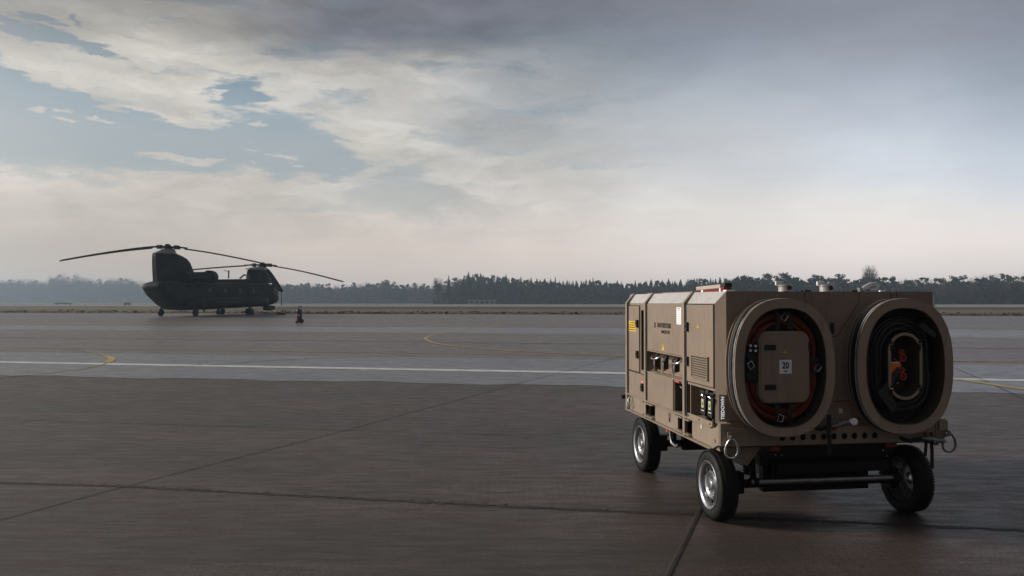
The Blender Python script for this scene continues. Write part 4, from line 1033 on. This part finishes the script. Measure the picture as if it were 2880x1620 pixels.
# fuselage
def sect(x, zb_, zt_, hw, n=28, e=2.9, cy=0.0):
    q = []; cz_ = (zb_+zt_)/2; hh = (zt_-zb_)/2
    for k in range(n):
        a = 2*math.pi*k/n; c_, s_ = math.cos(a), math.sin(a)
        q.append(Vector((x, cy+hw*math.copysign(abs(c_)**(2/e), c_), cz_+hh*math.copysign(abs(s_)**(2/e), s_))))
    return q
q = MB(); q.loft([sect(*a) for a in ((-1.75, 2.25, 2.45, .75), (-1.55, 2.0, 2.68, 1.02), (-1.1, 1.50, 2.80, 1.18), (-.3, .85, 2.84, 1.24), (.3, .54, 2.84, 1.26), (1.5, .47, 2.83, 1.27), (4, .50, 2.86, 1.27), (8, .62, 2.96, 1.27), (11.2, .74, 3.06, 1.25), (12.0, .80, 2.96, 1.18), (12.6, .88, 2.70, 1.04), (13.1, 1.0, 2.30, .86), (13.5, 1.12, 1.98, .62), (13.75, 1.4, 1.7, .25))])
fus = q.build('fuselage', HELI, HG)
for s_ in (-1, 1):
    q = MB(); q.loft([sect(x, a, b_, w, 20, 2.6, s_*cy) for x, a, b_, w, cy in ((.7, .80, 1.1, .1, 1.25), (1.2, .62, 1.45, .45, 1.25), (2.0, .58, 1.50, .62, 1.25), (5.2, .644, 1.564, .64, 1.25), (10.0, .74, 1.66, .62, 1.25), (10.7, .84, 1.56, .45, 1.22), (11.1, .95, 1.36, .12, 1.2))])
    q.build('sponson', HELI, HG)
    q = MB()
    for x in (2.6, 4.1, 5.7, 7.3, 8.9): q.loft([sect(xx, .535+.02*xx, 1.465+.02*xx, .648, 20, 2.6, s_*1.25) for xx in (x, x+.05)])
    q.build('sponson_strap', HBLK, HG)
# aft pylon
def foil(z, xa, xf, t):
    n = 9; up = []
    for k in range(n+1):
        u = k/n; x = xa+(xf-xa)*u; th = t*(.12+.88*math.sin(math.pi*min(1, (u+.15)/1.0)*.5))*(1 if u < .62 else math.sqrt(max(0, 1-((u-.62)/.38)**2))) + .02
        up.append((x, th))
    return [Vector((x, th, z)) for x, th in up]+[Vector((x, -th, z)) for x, th in reversed(up)]
q = MB(); q.loft([foil(*a) for a in ((2.5, -1.25, 4.2, .85), (2.9, -1.25, 3.8, .72), (3.3, -1.32, 3.1, .60), (3.9, -1.38, 2.8, .56), (4.4, -1.4, 2.5, .54), (4.7, -1.4, 2.1, .52), (4.9, -1.4, 1.5, .5), (5.02, -1.32, 1.0, .48))])
q.build('aft_pylon', HELI, HG)
q = MB(); q.loft([foil(*a) for a in ((5.0, -1.38, .95, .47), (5.12, -1.1, .8, .46), (5.36, -.5, .6, .42), (5.48, -.25, .40, .28))]); q.build('pylon_cap', HELI2, HG)
q = MB(); q.loft([foil(*a) for a in ((2.95, 9.75, 13.0, .75), (3.3, 9.8, 12.85, .62), (3.8, 9.85, 12.5, .5), (4.15, 9.95, 12.25, .44))]); q.build('forward_pylon', HELI, HG)
q = MB(); q.loft([foil(*a) for a in ((4.15, 9.7, 12.2, .55), (4.27, 9.75, 12.1, .55), (4.40, 10.6, 12.1, .45), (4.5, 11.3, 12.1, .3))]); q.build('pylon_cap', HELI2, HG)
# spine tunnel between pylons
q = MB(); q.loft([sect(3.4, 2.7, 3.12, .30, 12, 3), sect(6, 2.8, 3.14, .28, 12, 3), sect(9.9, 2.9, 3.28, .28, 12, 3)]); q.build('drive_tunnel', HELI, HG)
# engines
for s_ in (-1, 1):
    q = MB(); y = s_*1.32
    q.lathe([(.55, .30), (.50, .34), (.9, .37), (1.6, .40), (2.4, .44), (2.9, .46), (3.15, .40), (3.2, .0)], 24, 'x', (0, y, 3.20)); e = q.build('engine', HELI, HG)
    q = MB(); q.lathe([(3.0, .50), (3.05, .54), (3.4, .55), (3.75, .50), (3.95, .36), (4.0, 0)], 24, 'x', (0, y, 3.25)); q.build('intake_screen', HBLK, e)
    q = MB(); q.lathe([(.62, .29), (.60, .05), (.60, 0)], 20, 'x', (0, y, 3.20)); q.build('exhaust', HBLK, e)
    q = MB(); q.box(1.4, 2.6, min(s_*.5, s_*1.2), max(s_*.5, s_*1.2), 3.15, 3.45); q.build('engine_strut', HELI, e, bevel=.05)
# rotors
def blade(hub, az_deg, length, droop, pitch, parent, rope=False, chord=.80):
    a = R(az_deg)-HD; c_, s_ = math.cos(a), math.sin(a)
    secs = []; n = 14
    for i in range(n+1):
        u = i/n; r_ = 1.5+(length-1.5)*u; z = hub[2]-droop*((r_/length)**1.35)
        ch = chord*(.55 if i == 0 else 1)*(1 if i < n else .72)
        pr = [(-.30, 0), (-.2, .035), (.1, .065), (.5, .035), (.70, .006), (.5, -.016), (.1, -.05), (-.2, -.045)]
        tw = pitch*(1-.4*u); ct, st2 = math.cos(tw), math.sin(tw); q_ = []
        for p, h_ in pr:
            lx, lz = p*ch*ct-h_*st2, p*ch*st2+h_*ct
            q_.append(Vector((hub[0]+c_*r_-s_*lx, hub[1]+s_*r_+c_*lx, z+lz)))
        secs.append(q_)
    q = MB(); q.loft(secs); bl = q.build('blade', HBLK, parent)
    q = MB(); q.tube([(hub[0]+c_*.25, hub[1]+s_*.25, hub[2]+.03), (hub[0]+c_*.7, hub[1]+s_*.7, hub[2]+.02), (hub[0]+c_*1.7, hub[1]+s_*1.7, hub[2]-droop*.035)], [.08, .09, .05], 10)
    q.box(-.14, .14, -.17, .17, -.15, .16, Matrix.Translation((hub[0]+c_*.78, hub[1]+s_*.78, hub[2])) @ Matrix.Rotation(a, 4, 'Z')); q.tube([(hub[0]+c_*.9-s_*.25, hub[1]+s_*.9+c_*.25, hub[2]-.16), (hub[0]+c_*.9-s_*.2, hub[1]+s_*.9+c_*.2, hub[2]+.14)], .05, 8)
    q.build('blade_root', HBLK, bl)
    if rope:
        e = Vector((hub[0]+c_*length, hub[1]+s_*length, hub[2]-droop)); q = MB(); q.tube([e, e+Vector((0, 0, -1.5))], .035, 6); q.build('tie_rope', HBLK, bl)
def rotor(hub, blades):
    q = MB(); q.lathe([(hub[2]-.42, .22), (hub[2]-.2, .22), (hub[2]-.15, .34), (hub[2]+.08, .36), (hub[2]+.14, .26), (hub[2]+.26, .18), (hub[2]+.30, .0)], 20, 'z', (hub[0], hub[1], 0)); h = q.build('rotor_hub', HBLK, HG)
    for bl in blades: blade(hub, *bl[:4], h, **(bl[4] if len(bl) > 4 else {}))
rotor((0, 0, 5.52), ((-114, 9.15, 1.5, R(17)), (-8, 9.15, 1.58, R(-4)), (113, 9.15, 1.3, R(6))))
rotor((11.86, 0, 4.62), ((-24.5, 9.15, 1.62, R(-5)), (95.5, 9.15, 2.35, R(10), dict(rope=True)), (215.5, 9.15, .95, R(3))))
# undercarriage
def gear(x, y, dual, h0=.62):
    q = MB(); q.tube([(x, y*.92, .95), (x, y, .6), (x, y, .30)], [.10, .08, .07], 10); q.tube([(x+.35, y*.95, .75), (x, y, .32)], .04, 8); st_ = q.build('landing_gear', HBLK, HG)
    for dy in ((-.19, .19) if dual else (0,)):
        q = MB(); q.lathe([(dy-.11, .0), (dy-.11, .17), (dy-.10, .25), (dy-.06, .30), (dy, .305), (dy+.06, .30), (dy+.10, .25), (dy+.11, .17), (dy+.11, 0)], 22, 'y', (x, y, .305)); ty_ = q.build('tyre', HBLK, st_)
for x, ys, du in ((1.2, (-1.78, 1.78), False), (8.05, (-1.6, 1.6), True)):
    for y in ys: gear(x, y, du)
# windows, door, nose glass, antennas, steps
for x in (3.4, 5.3, 7.2, 9.0):
    for s_ in (-1, 1):
        q = MB(); q.lathe([(s_*1.262, 0), (s_*1.275, .19), (s_*1.245, .23)], 18, 'y', (x, 0, 2.15)); w_ = q.build('round_window', GLASS, HG)
for s_ in (-1, 1):
    q = MB(); q.prism(rrect(10.75, 1.95, .42, .85, .12), 'y', min(s_*1.20, s_*1.27), max(s_*1.20, s_*1.27)); q.build('crew_door', HBLK, HG)
    q = MB(); q.prism([(12.0, 1.9), (12.75, 1.85), (12.55, 2.55), (12.05, 2.70)], 'y', min(s_*1.02, s_*1.165), max(s_*1.02, s_*1.165)); q.build('side_window', GLASS, HG)
    q = MB(); q.loft([[Vector((12.28, s_*.12, 2.90)), Vector((12.28, s_*.80, 2.84)), Vector((12.32, s_*.8, 2.80)), Vector((12.32, s_*.12, 2.86))], [Vector((12.98, s_*.12, 2.50)), Vector((12.92, s_*.78, 2.38)), Vector((12.96, s_*.78, 2.34)), Vector((13.02, s_*.12, 2.46))]], smooth=False); q.build('windscreen', GLASS, HG)
q = MB(); q.prism([(11.1, .42), (11.7, .36), (12.1, .55), (12.1, .8), (11.4, .85), (11.0, .7)], 'y', -1.25, -.7); q.tube([(12.0, -.95, .55), (12.5, -.95, .50)], .05, 8); q.build('sensor_turret', HBLK, HG, bevel=.06)
q = MB(); q.tube([(7.2, 0, 3.25), (7.2, 0, 3.95)], .06, 8); q.box(6.6, 7.3, -.03, .03, 3.88, 3.93); q.tube([(8.7, 0, 3.3), (9.3, 0, 3.65), (9.5, 0, 3.60)], .07, 8); q.tube([(13.4, .3, 1.9), (13.9, .3, 1.95)], .04, 8); q.build('antenna', HBLK, HG)
q = MB(); q.box(-1.2, 1.1, -1.1, 1.1, 1.60, 1.64, Matrix.Rotation(0, 4, 'Y')) if False else None
q.box(-.4, 2.3, -1.275, -1.26, 1.62, 1.70); q.box(-.4, 2.3, 1.26, 1.275, 1.62, 1.70); q.tube([(2.6, -1.3, .62), (2.7, -1.35, .35)], .07, 8); q.tube([(6.6, 0, .5), (6.6, 0, .28)], .12, 10)
q.build('fairing_rail', HELI, HG)

# ================================================================== wheeled extinguisher and chock
ep = gp(842, 909)
EX = empty('wheeled_extinguisher', (ep.x, ep.y, ep.z), R(10), 'red wheeled fire extinguisher standing on the apron beside the helicopter nose', 'extinguisher')
sc = ep.y/F*49/1.06
q = MB(); q.lathe([(.09, 0), (.09, .12), (.14, .15), (.68, .15), (.78, .12), (.82, .05), (.82, 0)], 20, 'z', (-.03, 0, 0)); q.build('cylinder', REDX, EX)
q = MB(); q.lathe([(.60, .168), (.78, .165), (.84, .13), (.88, .05), (.88, 0)], 16, 'z', (-.03, 0, 0)); q.box(-.19, .15, -.12, .12, .62, .76); q.build('hose_cover', BLACK, EX, bevel=.02)
q = MB(); q.tube([(-.10, 0, .80), (-.08, 0, 1.0), (-.02, 0, 1.05), (.10, 0, 1.05), (.13, 0, 1.0), (.13, 0, .85)], .022, 8); q.cyl((-.09, 0, .85), (-.09, 0, 1.0), .035, 10); q.build('handle', REDX, EX)
q = MB(); q.tube([(.13, 0, .9), (.13, 0, .15), (-.15, 0, .03), (-.17, 0, .0)], .025, 8); q.box(-.22, -.06, -.10, .10, 0, .12); q.build('frame', REDX, EX, bevel=.01)
for y in (-.17, .17):
    q = MB(); q.lathe([(y-.03, 0), (y-.03, .11), (y-.02, .135), (y+.02, .135), (y+.03, .11), (y+.03, 0)], 20, 'y', (.12, 0, .135)); q.build('wheel', BLACK, EX)
q = MB(); q.box(-.08, .02, -.156, -.150, .45, .52); q.build('label', LAB, EX)
cp = gp(790, 885.5)
t = empty('wheel_chock', cp, R(20), 'small dark wheel chock lying on the apron between helicopter and extinguisher', 'chock')
q = MB(); q.prism([(-.45, 0), (.45, 0), (.30, .11), (-.30, .11)], 'y', -.1, .1); q.build('block', HBLK, t, bevel=.01)
q = MB(); q.tube([(-.3, 0, .11), (-.1, .05, .16), (.1, .05, .16), (.3, 0, .11)], .02, 6); q.build('rope', BLACK, t)

# ================================================================== haze
q = MB(); q.box(-1000, 1000, -130, 950, -1.2, 30)
hz = q.build('haze', mat('tmp', (1, 1, 1)))
hm = bpy.data.materials.new('haze_air'); hm.use_nodes = True; hn = hm.node_tree; hn.nodes.clear()
pv = hn.nodes.new('ShaderNodeVolumePrincipled'); pv.inputs['Color'].default_value = (.66, .83, 1.0, 1); pv.inputs['Density'].default_value = .00055; pv.inputs['Anisotropy'].default_value = .45
ho = hn.nodes.new('ShaderNodeOutputMaterial'); hn.links.new(pv.outputs[0], ho.inputs['Volume'])
hz.data.materials.clear(); hz.data.materials.append(hm)
tag(hz, 'thin pale haze in the air over the airfield', 'haze', kind='stuff')
